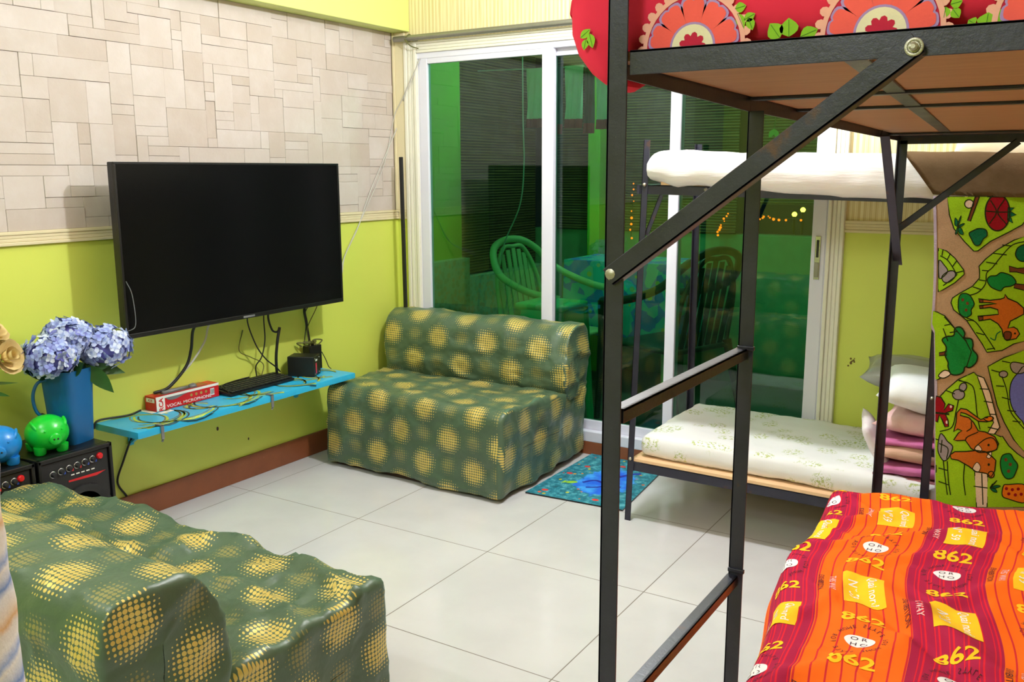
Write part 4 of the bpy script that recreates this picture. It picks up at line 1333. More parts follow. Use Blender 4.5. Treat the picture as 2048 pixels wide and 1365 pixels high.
# roses at the left edge
t = thing('flower_vase', 'small dark vase with cream roses at the left picture edge', 'vase', (0.10, -2.32, 0.430))
b = BM(); lathe(b, [(0.03, 0.43), (0.04, 0.45), (0.042, 0.50), (0.026, 0.56), (0.03, 0.58), (0.026, 0.578), (0.022, 0.56), (0.0, 0.45)], (0.10, -2.32, 0), 20, 'Z'); obj('vase_body', b, 'dark', t, smooth=True)
t = thing('rose_bouquet', 'cream artificial roses at the left edge beside the hydrangeas', 'flowers', (0.10, -2.32, 0.60))
rs = random.Random(8)
def rose(bm, c, r_, ax):
    c = V3(c); ax = V3(ax).normalized(); e1 = ax.orthogonal().normalized(); e2 = ax.cross(e1)
    for layer in range(4):
        n = 5 if layer else 3
        for q in range(n):
            a = 2*math.pi*q/n+layer*0.6; wr = r_*(0.35+0.22*layer)
            pts = []
            for i in range(5):
                for j in range(4):
                    aa = a+(i/4-0.5)*(2.0 if layer else 2.6); h = j/3
                    rr = wr*(0.35+0.75*h**0.6)+(0.14*r_*h*h if layer > 1 else -0.05*r_*h)
                    pts.append(bm.verts.new(c+(e1*math.cos(aa)+e2*math.sin(aa))*rr+ax*(r_*(h*(1.05-0.16*layer)-0.35-0.1*(abs(i-2)/2)**2*h))))
            for i in range(4):
                for j in range(3):
                    f = bm.faces.new((pts[i*4+j], pts[(i+1)*4+j], pts[(i+1)*4+j+1], pts[i*4+j+1])); f.smooth = True
for c, r_, ax in (((0.17, -2.235, 0.845), 0.050, (0.5, 0.3, 0.8)), ((0.20, -2.20, 0.760), 0.048, (0.9, 0.3, 0.3)), ((0.13, -2.30, 0.80), 0.05, (0.4, -0.2, 0.9))):
    b = BM(); rose(b, c, r_, ax); obj('rose', b, 'rose', t)
    b = BM(); tube(b, [(0.10, -2.32, 0.47), (0.10, -2.32, 0.60), tuple(V3(c)-V3(ax).normalized()*0.02)], 0.0035, 6); obj('stem', b, 'leaf', t, smooth=True)
for bs, tp in (((0.12, -2.29, 0.68), (0.20, -2.17, 0.67)), ((0.12, -2.29, 0.70), (0.18, -2.155, 0.735)), ((0.13, -2.28, 0.66), (0.23, -2.22, 0.64))):
    b = BM(); leaf(b, bs, tp, 0.03, 0); obj('leaf', b, 'leaf', t, smooth=True)

# striped bundle at the left picture edge
b = BM()
cx_, cy_ = 1.950, -3.277
lathe(b, [(0.0, 0.0), (0.08, 0.0), (0.090, 0.02), (0.090, 1.08), (0.087, 1.22), (0.076, 1.30), (0.062, 1.335), (0.04, 1.35), (0.0, 1.355)], (cx_, cy_, 0), 40, 'Z')
bmesh.ops.subdivide_edges(b, edges=[e for e in b.edges if abs((e.verts[0].co-e.verts[1].co).z) > 0.3], cuts=50, use_grid_fill=True)
for v in b.verts:
    d = V3((v.co.x-cx_, v.co.y-cy_, 0))
    if d.length > 0.03: v.co += d.normalized()*(0.006*nz(v.co, (14, 14, 9), 3)+0.003*nz(v.co, (40, 40, 30), 5)+0.0)
solo('rolled_mat', b, 'roll', 'upright roll in blue, orange and white stripes at the left picture edge', 'rolled mat', smooth=True)

# =================================================================== SOFAS
def extrude_profile(bm, prof, x0, x1, n, spine, er, cell_rings=7):
    """closed profile of (y,z) points swept along x with softly rounded capped ends; UVs in metres"""
    L = uvlay(bm)
    m_ = len(prof)
    s_ = [0.0]
    for a, c in zip(prof, prof[1:]+prof[:1]): s_.append(s_[-1]+math.hypot(c[0]-a[0], c[1]-a[1]))
    def near(p):
        best = None
        for a, c in zip(spine, spine[1:]):
            a = V3((a[0], a[1])); c = V3((c[0], c[1])); q = V3((p[0], p[1])); d = c-a
            t_ = 0 if d.length < 1e-9 else max(0, min(1, (q-a).dot(d)/d.length_squared))
            k = a+d*t_
            if best is None or (q-k).length < best[0]: best = ((q-k).length, k)
        return best[1]
    tg = [near(p) for p in prof]
    rings = []
    xs = [x0+er+(x1-x0-2*er)*i/n for i in range(n+1)]
    for x in xs: rings.append([bm.verts.new((x, p[0], p[1])) for p in prof])
    for i in range(n):
        for k in range(m_):
            k2 = (k+1) % m_
            f = bm.faces.new((rings[i][k], rings[i][k2], rings[i+1][k2], rings[i+1][k])); f.smooth = True
            for lp, (ii, kk) in zip(f.loops, ((i, k), (i, k+1), (i+1, k+1), (i+1, k))): lp[L].uv = (xs[ii], s_[kk])
    for side in (0, 1):
        base = rings[0] if side == 0 else rings[-1]; sgn = -1 if side == 0 else 1
        xb = xs[0] if side == 0 else xs[-1]
        prev = base; prevp = [(p[0], p[1]) for p in prof]
        steps = []
        for q in range(1, 4):
            a = q/3*math.pi/2; steps.append((er*(1-math.cos(a)), er*math.sin(a)))
        for ins, dx in steps+[(None, er)]*cell_rings:
            pass
        allst = [(('abs', i_), dx) for i_, dx in steps]+[(('rel', (j+1)/cell_rings), er) for j in range(cell_rings)]
        for (kind, val), dx in allst:
            cur, curp = [], []
            for k, p in enumerate(prof):
                pv = V3((p[0], p[1])); d = tg[k]-pv; Ld = d.length
                if kind == 'abs': w = min(1, val/Ld) if Ld > 1e-6 else 0
                else:
                    w0 = min(0.9, er/Ld) if Ld > 1e-6 else 0
                    w = w0+(1-w0)*val
                    if val >= 0.999: w = 0.995
                c = pv+d*w
                cur.append(bm.verts.new((xb+sgn*dx, c.x, c.y))); curp.append((c.x, c.y))
            for k in range(m_):
                k2 = (k+1) % m_
                vs = (prev[k], cur[k], cur[k2], prev[k2]); ps = (prevp[k], curp[k], curp[k2], prevp[k2])
                if side == 1: vs = vs[::-1]; ps = ps[::-1]
                f = bm.faces.new(vs); f.smooth = True
                for lp, pp in zip(f.loops, ps): lp[L].uv = (pp[0]+0.07, pp[1]+0.05)
            prev, prevp = cur, curp
    bmesh.ops.remove_doubles(bm, verts=bm.verts, dist=0.0008)
    bmesh.ops.recalc_face_normals(bm, faces=bm.faces)

def dens(poly, step):
    out = []
    for a, c in zip(poly, poly[1:]+poly[:1]):
        n = max(1, int(math.hypot(c[0]-a[0], c[1]-a[1])/step))
        for i in range(n): out.append((a[0]+(c[0]-a[0])*i/n, a[1]+(c[1]-a[1])*i/n))
    return out
def rnd(poly, radii, n=6):
    """round the corners of a polygon"""
    out = []
    m_ = len(poly)
    for i in range(m_):
        a, p, c = V3((*poly[i-1], 0)), V3((*poly[i], 0)), V3((*poly[(i+1) % m_], 0))
        r_ = radii[i]
        if r_ <= 0: out.append((p.x, p.y)); continue
        d1 = (a-p); d2 = (c-p); q = min(r_, d1.length*0.49, d2.length*0.49)
        s0 = p+d1.normalized()*q; s1 = p+d2.normalized()*q
        for k in range(n+1):
            t_ = k/n
            v = s0*(1-t_)**2+p*2*t_*(1-t_)+s1*t_*t_
            out.append((v.x, v.y))
    return out

def sofa(label, W, D, Hf, Hb, tb, Ht, place, wr_seat, seed, loc, cell=0.0135):
    """local frame: x across, y from back (0) to front (D)"""
    t = thing('armless_sofa', label, 'sofa', loc, 'slipcovered armless sofas')
    # dark base peeking out below the hem
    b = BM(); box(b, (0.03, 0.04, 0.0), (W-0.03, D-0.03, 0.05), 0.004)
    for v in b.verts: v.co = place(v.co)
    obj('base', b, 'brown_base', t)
    # seat
    prof = rnd([(0.012, 0.022), (0.0, Hb), (tb*0.6, Hb-0.005), (D-0.02, Hf), (D, 0.02)], [0.0, 0.03, 0.0, 0.055, 0.0])
    prof = dens(prof, cell)
    b = BM()
    extrude_profile(b, prof, 0, W, int(W/cell), [(D*0.25, Hf*0.5), (D*0.78, Hf*0.52)], 0.010)
    def fs(p, n):
        up = max(0, n.z)
        a = nz(p, (5, 5, 5), seed)*0.012+nz(p, (13, 13, 13), seed+2)*0.005
        # folds radiating over the seat top
        f_ = ridge(p, (3.2, 9, 6), seed+4)
        a += up*wr_seat*(max(0, f_-0.35)*1.6+0.5*nz(p, (4, 7, 4), seed+9))
        g_ = ridge(V3((p.x+0.6*p.z, p.y+0.5*p.z, p.z*0.4)), (4.5, 4.5, 4.5), seed+6)
        a += (1-up)*0.012*max(0, g_-0.55)*2
        h_ = ridge(V3((p.x*0.8-0.5*p.y, p.y+0.4*p.x, p.z)), (9, 12, 9), seed+13)
        a += (0.004+0.35*wr_seat*up)*max(0, h_-0.62)*2
        i_ = ridge(V3((p.x+0.9*p.z, p.y-0.6*p.x, p.z)), (17, 15, 15), seed+17)
        a += (0.002+0.10*wr_seat*up)*max(0, i_-0.6)*2
        # seam piping along the front edge
        if p.z < 0.05: a += 0.006*math.sin(p.x*13+p.y*9+seed)
        return a
    displace(b, fs)
    for v in b.verts:
        if v.co.z < 0.06: v.co.z += 0.010*(0.5+0.5*math.sin(v.co.x*6+v.co.y*5+seed*2))*(1-v.co.z/0.06)
        if v.co.z < 0.004: v.co.z = 0.004
    for v in b.verts: v.co = place(v.co)
    obj('seat_cover', b, 'sofa', t, smooth=True)
    # backrest
    prof = rnd([(0.0, Hb-0.03), (0.0, Ht), (tb, Ht-0.015), (tb+0.035, Hb+0.06), (tb-0.005, Hb-0.03)], [0.03, 0.075, 0.12, 0.09, 0.03], 8)
    prof = dens(prof, cell)
    b = BM()
    extrude_profile(b, prof, -0.006, W+0.006, int(W/cell), [(tb*0.5, Hb+0.06), (tb*0.5, Ht-tb*0.5)], 0.009, 9)
    def fb(p, n):
        a = nz(p, (5, 5, 5), seed+20)*0.009+nz(p, (14, 14, 14), seed+22)*0.004
        g_ = ridge(V3((p.x*1.0+0.8*p.z, p.y, p.z*1.2-0.4*p.x)), (5, 5, 5), seed+26)
        a += 0.009*max(0, g_-0.5)*2
        h_ = ridge(V3((p.x*0.7+0.9*p.z, p.y, p.z-0.3*p.x)), (10, 10, 13), seed+31)
        a += 0.006*max(0, h_-0.62)*2
        # gathered folds near the crease
        a += 0.007*max(0, 1-abs(p.z-(Hb+0.03))/0.07)*math.sin(p.x*38+nz(p, (6, 6, 6), seed)*6)
        return a
    displace(b, fb)
    for v in b.verts: v.co = place(v.co)
    obj('backrest_cover', b, 'sofa', t, smooth=True)
    return t

def place1(c):       # far sofa, back to the sliding door, facing -y
    W, D = 0.96, 0.77
    u = c.x/W; y = -0.018-c.y*(0.975+0.035*(1-u))
    xl = 0.045+0.125*(c.y/D)**1.0; xr = 1.118+0.012*(c.y/D)
    # local x is mirrored so that the cover keeps its outward normals
    return V3((xl+(xr-xl)*(1-u), y, c.z))
sofa('green and gold dotted armless sofa with its back to the sliding door', 0.96, 0.77, 0.375, 0.338, 0.195, 0.645, place1, 0.008, 3.3, (0.6, -0.40, 0.0))
def place2(c):
    return V3((0.31+c.x, -2.895+c.y, c.z))
sofa('green and gold dotted sofa in the left foreground seen from behind, seat cover crumpled', 1.352, 0.765, 0.352, 0.325, 0.24, 0.600, place2, 0.024, 11.7, (0.98, -2.5, 0.0))
# dark slipper-like pad lying in the crease of the near sofa
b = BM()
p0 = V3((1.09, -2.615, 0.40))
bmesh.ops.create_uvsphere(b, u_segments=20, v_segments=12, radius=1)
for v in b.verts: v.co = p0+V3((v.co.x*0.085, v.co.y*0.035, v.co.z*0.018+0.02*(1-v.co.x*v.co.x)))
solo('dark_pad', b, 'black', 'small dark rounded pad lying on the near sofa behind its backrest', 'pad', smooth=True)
# seam piping on the crumpled seat of the near sofa is part of its cover (printed lines)

# =================================================================== DOORMAT
b = BM()
L = uvlay(b)
A0, B0, C0, D0 = (1.150, -0.630), (1.585, -0.605), (1.528, -0.025), (1.148, -0.016)
nu, nv = 24, 30
def mat_xy(u, v):
    a, c = u, v
    x = (A0[0]*(1-a)+B0[0]*a)*(1-c)+(D0[0]*(1-a)+C0[0]*a)*c
    y = (A0[1]*(1-a)+B0[1]*a)*(1-c)+(D0[1]*(1-a)+C0[1]*a)*c
    return x, y
g = [[b.verts.new((*mat_xy(i/nu, j/nv), 0.007)) for i in range(nu+1)] for j in range(nv+1)]
for j in range(nv):
    for i in range(nu):
        f = b.faces.new((g[j][i], g[j][i+1], g[j+1][i+1], g[j+1][i]))
        for lp, (a, c) in zip(f.loops, ((i, j), (i+1, j), (i+1, j+1), (i, j+1))): lp[L].uv = (a/nu*0.44, c/nv*0.6)
ed = [e for e in b.edges if e.is_boundary]
r_ = bmesh.ops.extrude_edge_only(b, edges=ed)
for v in [x for x in r_['geom'] if isinstance(x, bmesh.types.BMVert)]: v.co.z = 0.0005
for f in b.faces:
    if abs(f.normal.z) < 0.5 and f.calc_center_median().z < 0.0069: f.material_index = 1
mm = lambda u, v: (*mat_xy(u/0.44, v/0.6), 0.0076)
lay_line(b, curve2([(0.16, 0.22), (0.20, 0.27), (0.26, 0.25), (0.34, 0.24)], 6), 0.016, mm, 2)
lay_line(b, curve2([(0.20, 0.17), (0.25, 0.20), (0.27, 0.25), (0.24, 0.32)], 6), 0.012, mm, 2)
lay_line(b, curve2([(0.28, 0.36), (0.32, 0.42), (0.36, 0.45)], 6), 0.02, mm, 2)
lay_poly(b, ell(0.115, 0.20, 0.028, 0.014, 14, 0.5), mm, 3); lay_poly(b, [(0.10, 0.19), (0.075, 0.17), (0.08, 0.205)], mm, 3)
for x, y in ((0.06, 0.06), (0.30, 0.05), (0.08, 0.42), (0.05, 0.30), (0.24, 0.50)): lay_poly(b, ell(x, y, 0.016, 0.012, 9), mm, 4)
solo('doormat', b, ['doormat', 'black', 'fish_blue', 'fish_green', 'coral'], 'blue and teal reef-print mat on the floor beside the far sofa', 'doormat')

# =================================================================== FAR BUNK
FX0, FX1, FY0, FY1 = 1.628, 3.42, -0.68, -0.035
t = thing('bunk_bed', 'black angle-iron bunk bed along the back wall with white upper mattress', 'bunk bed', ((FX0+FX1)/2, (FY0+FY1)/2, 0))
BUNK2 = t
def post(bm, x, y, z0, z1, dx, dy, w=0.024): angle_iron(bm, (x, y, z0), (x, y, z1), (dx, 0, 0), (0, dy, 0), w)
for (x, y, zt, dx, dy, lean) in ((FX0, FY0, 1.435, 1, 1, 0.045), (FX0, FY1, 1.435, 1, -1, 0.0), (FX1, FY0, 1.435, -1, 1, 0.0), (FX1, FY1, 1.435, -1, -1, 0.0)):
    b = BM(); post(b, x, y, 0, zt, dx, dy)
    if lean:
        for v in b.verts: v.co.x += lean*v.co.z/1.435
    o = obj('post', b, 'iron', t)
    if lean:
        for z in (1.278, 0.250):
            k = BM(); lathe(k, [(0.007, 0), (0.007, -0.004), (0.004, -0.007), (0, -0.007)], (x+0.012+lean*z/1.435, y-0.0005, z), 8, 'Y'); obj('bolt', k, 'bolt', o)
b = BM(); angle_iron(b, (2.664, FY0+0.001, 0), (2.652, FY0+0.001, 1.245), (1, 0, 0), (0, 1, 0), 0.026); o = obj('ladder_post', b, 'iron', t)
for z in (0.905, 0.62):
    k = BM(); lathe(k, [(0.006, 0), (0.006, -0.003), (0, -0.005)], (2.674, FY0+0.0005, z), 8, 'Y'); obj('bolt', k, 'bolt', o)
b = BM(); angle_iron(b, (3.04, FY0+0.001, 0), (3.04, FY0+0.001, 1.245), (1, 0, 0), (0, 1, 0), 0.026); obj('ladder_post', b, 'iron', t)
for z in (0.45, 0.85):
    b = BM(); angle_iron(b, (2.66, FY0+0.004, z), (3.05, FY0+0.004, z), (0, 1, 0), (0, 0, -1), 0.022); obj('rung', b, 'iron', t)
# upper and lower frames
for zt, w, tilt in ((1.278, 0.036, -0.036), (0.239, 0.040, -0.022)):
    for nm, p0, p1, da in (('side_rail', (FX0+0.02, FY0+0.004, zt), (FX1, FY0+0.004, zt+tilt), (0, 1, 0)), ('side_rail', (FX0+0.02, FY1-0.004, zt), (FX1, FY1-0.004, zt+tilt), (0, -1, 0)), ('end_rail', (FX0+0.03, FY0, zt), (FX0+0.03, FY1, zt), (1, 0, 0)), ('end_rail', (FX1-0.004, FY0, zt+tilt), (FX1-0.004, FY1, zt+tilt), (-1, 0, 0))):
        b = BM(); angle_iron(b, p0, p1, da, (0, 0, -1), w*0.9); obj(nm, b, 'iron', t)
k = BM(); lathe(k, [(0.007, 0), (0.007, -0.004), (0, -0.006)], (1.908, FY0+0.004, 1.262), 8, 'Y'); obj('bolt', k, 'bolt', t)
b = BM(); angle_iron(b, (1.735, FY0+0.006, 1.245), (1.680, FY0+0.006, 1.10), (0, 1, 0), (1, 0, 0), 0.016); obj('brace', b, 'iron', t)
for zt, tilt in ((1.279, -0.036), (0.240, -0.022)):
    b = BM(); box(b, (FX0+(0.022 if zt < 1 else 0.11), FY0+0.004+(0 if zt < 1 else 0.004), 0), (FX1-0.01, FY1-0.004, 0.012), 0.001)
    if zt < 1: bmesh.ops.subdivide_edges(b, edges=b.edges, cuts=1)
    for v in b.verts: v.co.z += zt+tilt*(v.co.x-FX0)/(FX1-FX0)
    obj('plywood', b, 'ply', t)

def tiltz(v, x0, x1, tilt): return tilt*(v.co.x-x0)/(x1-x0)
# lower mattress
b = BM(); rbox(b, (1.668, -0.645, 0.253), (3.38, -0.045, 0.338), 0.028, 0.022)
box_uv(b)
displace(b, lambda p, n: 0.006*nz(p, (7, 7, 7), 1)+0.004*max(0, ridge(p, (9, 5, 12), 4)-0.4)+0.003*nz(p, (25, 25, 25), 2))
for v in b.verts: v.co.z += tiltz(v, FX0, FX1, -0.022)+0.001
solo('lower_mattress', b, 'floral', 'white sprig-patterned mattress on the lower deck of the far bunk', 'mattress', smooth=True)
# upper mattress
b = BM(); rbox(b, (1.686, -0.712, 1.288), (3.40, -0.05, 1.396), 0.045, 0.02)
def fu(p, n):
    e = max(0, 1-abs(p.x-1.72)/0.16)
    a = 0.010*nz(p, (5, 5, 8), 7)+0.006*max(0, ridge(V3((p.x*0.5, p.y, p.z+0.18*p.x)), (5, 6, 26), 3)-0.3)
    a += 0.012*e*nz(p, (14, 14, 14), 5)
    return a
displace(b, fu)
for v in b.verts:
    v.co.z += tiltz(v, FX0, FX1, -0.050)
    if v.co.z < 1.33 and abs(v.co.x-1.80) < 0.09: v.co.z -= 0.014*(1-abs(v.co.x-1.80)/0.09)*(1 if v.co.y < -0.6 else 0.3)
    if v.co.y < -0.62 and v.co.z < 1.36: v.co.z -= 0.018*min(1, max(0, (v.co.x-1.75)/0.4))*(1.36-v.co.z)/0.07
solo('upper_mattress', b, 'white_sheet', 'white sheeted mattress on the upper deck of the far bunk', 'mattress', smooth=True)
# brown blanket over the upper mattress
b = BM()
def blk(s_, q):   # s_ along x from the slanted edge, q down from the top
    lx = 2.520+0.115*min(1, max(0, (q-0.30)/0.15)) if q > 0.30 else 2.520
    x = lx+s_*(3.36-lx)
    zt = 1.402-0.050*(x-FX0)/(FX1-FX0)+0.006; r_ = 0.045
    if q < 0.30: y, z = -0.42-(q/0.30)*(0.722-0.42-r_), zt
    else:
        a = q-0.30
        if a < r_*math.pi/2: y, z = -(0.722-r_)-r_*math.sin(a/r_), zt-r_+r_*math.cos(a/r_)
        else: y, z = -0.722, zt-r_-(a-r_*math.pi/2)
    w = 0.003*nz((x*6, q*8, 0), (1, 1, 1), 3)+0.002*nz((x*25, q*20, 1), (1, 1, 1), 6)
    return V3((x, y-abs(w) - 0.004, z+abs(w)))
nu, nv = 46, 30
g = [[b.verts.new(blk(i/nu, 0.452*j/nv)) for i in range(nu+1)] for j in range(nv+1)]
for j in range(nv):
    for i in range(nu): b.faces.new((g[j][i], g[j+1][i], g[j+1][i+1], g[j][i+1]))
bmesh.ops.solidify(b, geom=b.faces[:], thickness=0.004)
solo('brown_blanket', b, 'brown_sheet', 'taupe brown blanket folded over the white upper mattress edge', 'blanket', smooth=True)

# pillows --------------------------------------------------------------------------------
def pillow(label, mat, center, size, rot=(0, 0, 0), group='pillows piled on the far bunk', seed=1.0, pw=0.5):
    bm = BM(); nu = 22
    hx, hy, hz = size[0]/2, size[1]/2, size[2]/2
    Rm = (Matrix.Rotation(rot[2], 3, 'Z') @ Matrix.Rotation(rot[1], 3, 'Y') @ Matrix.Rotation(rot[0], 3, 'X'))
    T_, B_ = {}, {}
    for i in range(nu+1):
        for j in range(nu+1):
            u, v = 2*i/nu-1, 2*j/nu-1
            e = max(0, (1-u**4)*(1-v**4))**pw
            k = 1-0.07*(1-abs(u))*0-0.06*(u*u*(1-v*v)+v*v*(1-u*u))
            w = 0.06*nz((u*2, v*2, seed), (1, 1, 1), seed)*hz*4*e
            p = V3((u*hx*k, v*hy*k, 0))
            edge = i in (0, nu) or j in (0, nu)
            a = bm.verts.new(V3(center)+Rm @ (p+V3((0, 0, hz*e+w))))
            T_[i, j] = a
            B_[i, j] = a if edge else bm.verts.new(V3(center)+Rm @ (p+V3((0, 0, -hz*e*0.9+w))))
    for i in range(nu):
        for j in range(nu):
            bm.faces.new((T_[i, j], T_[i+1, j], T_[i+1, j+1], T_[i, j+1]))
            q = (B_[i, j], B_[i, j+1], B_[i+1, j+1], B_[i+1, j])
            if len(set(q)) == 4:
                try: bm.faces.new(q)
                except Exception: pass
    return solo('pillow', bm, mat, label, 'pillow', group, smooth=True)
zt = 0.330
def folded(lo, hi, label, mat, name='folded_sheet', seed=0):
    bm = BM(); rbox(bm, lo, hi, 0.012, 0.02)
    displace(bm, lambda p, n: 0.007*nz(p, (8, 8, 16), seed)+0.004*nz(p, (22, 22, 40), seed+1))
    return solo(name, bm, mat, label, 'folded sheet', 'folded sheets on the far bunk', smooth=True)
folded((2.50, -0.63, zt-0.055), (3.00, -0.30, zt+0.000), 'maroon floral folded sheet at the bottom of the pillow pile', 'maroon_sheet', seed=3)
folded((2.505, -0.625, zt+0.004), (3.00, -0.28, zt+0.035), 'purple pink folded sheet above the maroon one', 'purple_sheet', seed=5)
pillow('tan peach pillow low in the pile on the far bunk', 'pillow_tan', (2.745, -0.45, zt+0.070), (0.50, 0.34, 0.085), (0, 0, R(3)), seed=2)
folded((2.51, -0.615, zt+0.100), (3.00, -0.28, zt+0.118), 'thin mauve folded sheet between two pillows of the pile', 'purple_sheet', seed=8)
pillow('pink and cream pillow in the middle of the pile', 'pillow_pink', (2.745, -0.44, zt+0.162), (0.50, 0.35, 0.088), (0, 0, R(-3)), seed=3)
pillow('shiny white pillow on top of the pile', 'pillow_white', (2.74, -0.44, zt+0.245), (0.52, 0.35, 0.125), (R(4), R(8), R(6)), seed=4)
pillow('grey plastic-wrapped pillow behind the white one, its corner pointing left', 'cellophane', (2.66, -0.15, zt+0.235), (0.58, 0.22, 0.12), (R(10), R(6), R(4)), seed=5)
pillow('pale lilac pillow leaning at the left foot of the pile', 'pillow_pale', (2.485, -0.47, zt+0.060), (0.20, 0.30, 0.05), (R(0), R(62), R(12)), seed=6)
pillow('white pillow with yellow circles on the upper far bunk', 'pillow_yellow', (2.76, -0.22, 1.44), (0.26, 0.34, 0.10), (R(20), 0, R(5)), group='pillows on the upper far bunk', seed=7)
pillow('rose striped pillow on the upper far bunk right of the yellow one', 'pillow_rose', (3.03, -0.24, 1.44), (0.26, 0.34, 0.10), (R(20), 0, R(-5)), group='pillows on the upper far bunk', seed=8)

# =================================================================== PLAY RUG hung from the upper deck
b = BM(); L = uvlay(b)
RY = -0.735
def rug_edge(z): # left edge
    return 2.638+0.018*max(0, (1.24-z)/0.35)+0.008*math.sin((1.24-z)*7) if z > 0.85 else 2.670+0.04*(0.85-z)/0.5
def rug_y(x, z): return RY+0.006*math.sin((x-2.6)*14+z*3)+0.004*math.sin(z*11)+(0.012*(z-0.9) if z > 0.9 else 0)
nu, nv = 40, 70
g = []
for j in range(nv+1):
    z = 1.250-1.03*j/nv; xl = rug_edge(z)
    g.append([b.verts.new((xl+(3.36-xl)*i/nu, rug_y(xl+(3.36-xl)*i/nu, z), z)) for i in range(nu+1)])
for j in range(nv):
    for i in range(nu): b.faces.new((g[j][i], g[j+1][i], g[j+1][i+1], g[j][i+1]))
bmesh.ops.solidify(b, geom=b.faces[:], thickness=-0.006)
S_ = 208/887.0
class RugMap:
    off = 0.0
def rmap(ox, oy, lift):
    def f(u, v):
        # drawn in millimetres of a close-up of the rug; laid on the hanging rug surface
        p = at(ox+u*S_, oy+v*S_, 1, RY)
        x = p.x; z = p.z
        x = max(x, rug_edge(z)+0.002)
        return (x, rug_y(x, z)-0.0009-lift, z)
    return f
LV = [0.0]
def rp(poly, mi, top, line=True, sm=True, w=9):
    LV[0] += 0.00003
    q = curve2(poly, 4, True) if sm else poly
    f = rmap(1840, 380 if top else 680, LV[0])
    lay_poly(b, q, f, mi, 60)
    if line:
        LV[0] += 0.00002
        lay_line(b, q, w, rmap(1840, 380 if top else 680, LV[0]+0.0002), 2, None, closed=True)
def rl(line, top, w=9, mi=2, sm=True):
    LV[0] += 0.00002
    lay_line(b, curve2(line, 5) if sm else line, w, rmap(1840, 380 if top else 680, LV[0]+0.0003), mi)
G, LN, TR, DG, BR, DB, RD, GR, BL, PA, OR_ = 1, 2, 3, 4, 5, 6, 7, 8, 9, 10, 11
# upper meadow
rp([(232, 60), (250, 210), (290, 330), (380, 440), (460, 522), (495, 520), (600, 440), (760, 360), (870, 300), (900, 260), (900, 60)], G, True, sm=False)
rp([(405, 262), (470, 60), (505, 60), (430, 268)], DB, True, sm=False)
rp(ell(418, 120, 38, 36, 12), PA, True)
rp(ell(660, 195, 105, 155, 20), RD, True, w=12)
rl([(560, 180), (660, 190), (760, 190)], True); rl([(600, 90), (650, 190), (590, 290)], True); rl([(720, 80), (660, 190), (740, 300)], True)
rp([(750, 150), (800, 155), (770, 185), (820, 215), (770, 230), (790, 285), (745, 260)], DG, True, sm=False)
for a, b_ in ((340, 230), (370, 300), (360, 390), (300, 390), (290, 250)): rp([(325, 310), ((325+a)/2+14, (310+b_)/2-16), (a+10, b_-10), ((325+a)/2-10, (310+b_)/2+16)], DG, True, w=6)
rp([(420, 370), (460, 345), (500, 330), (560, 340), (572, 390), (540, 420), (510, 470), (470, 470), (440, 420)], DG, True)
# small yard at the left
rp([(160, 495), (230, 520), (300, 580), (375, 680), (380, 720), (300, 790), (200, 850), (160, 870)], G, True, sm=False)
rl([(175, 560), (240, 600), (300, 690), (310, 730), (200, 815)], True)
for a, c in (((200, 505), (190, 560)), ((262, 540), (236, 592)), ((318, 600), (282, 650)), ((372, 690), (310, 705))): rl([a, c], True, sm=False)
rp([(165, 600), (210, 640), (240, 690), (200, 740), (165, 745)], GR, True); rp([(190, 740), (240, 695), (290, 690), (305, 730), (260, 780), (210, 785)], GR, True)
# long right-hand meadow
rp([(900, 395), (800, 430), (660, 510), (560, 590), (505, 650), (510, 690), (510, 750), (450, 820), (340, 880), (280, 920), (268, 960), (290, 1020), (340, 1060), (400, 1110), (470, 1220), (530, 1310), (572, 1385), (700, 1370), (800, 1315), (900, 1290)], G, True, sm=False)
rl([(900, 440), (790, 470), (700, 560), (620, 660), (570, 710), (560, 800), (500, 870), (420, 900)], True); rl([(400, 1110), (470, 1120), (540, 1210), (600, 1300), (640, 1365)], True)
for a, c in (((700, 470), (780, 480)), ((620, 540), (740, 555)), ((565, 615), (660, 632)), ((530, 685), (590, 690)), ((505, 765), (560, 775)), ((455, 825), (530, 850)), ((400, 1090), (460, 1110)), ((480, 1215), (550, 1235)), ((570, 1360), (640, 1350))): rl([a, c], True, sm=False)
rp([(575, 770), (600, 735), (650, 730), (690, 705), (740, 715), (790, 740), (820, 790), (780, 820), (720, 830), (690, 860), (640, 845), (600, 820)], TR, True)
rp([(810, 800), (900, 810), (900, 860), (800, 835)], DB, True, sm=False)
rp([(760, 650), (830, 670), (900, 665), (900, 720), (820, 700), (765, 700)], DB, True, sm=False)
rp([(815, 560), (830, 500), (880, 470), (900, 480), (900, 600), (850, 605)], DG, True)
rp([(335, 920), (365, 880), (420, 890), (450, 930), (465, 975), (440, 1020), (440, 1060), (395, 1085), (350, 1060), (330, 1010)], TR, True)
for c in ((368, 935), (408, 965), (396, 1022)): rp(ell(*c, 12, 14, 8), DB, True, line=False)
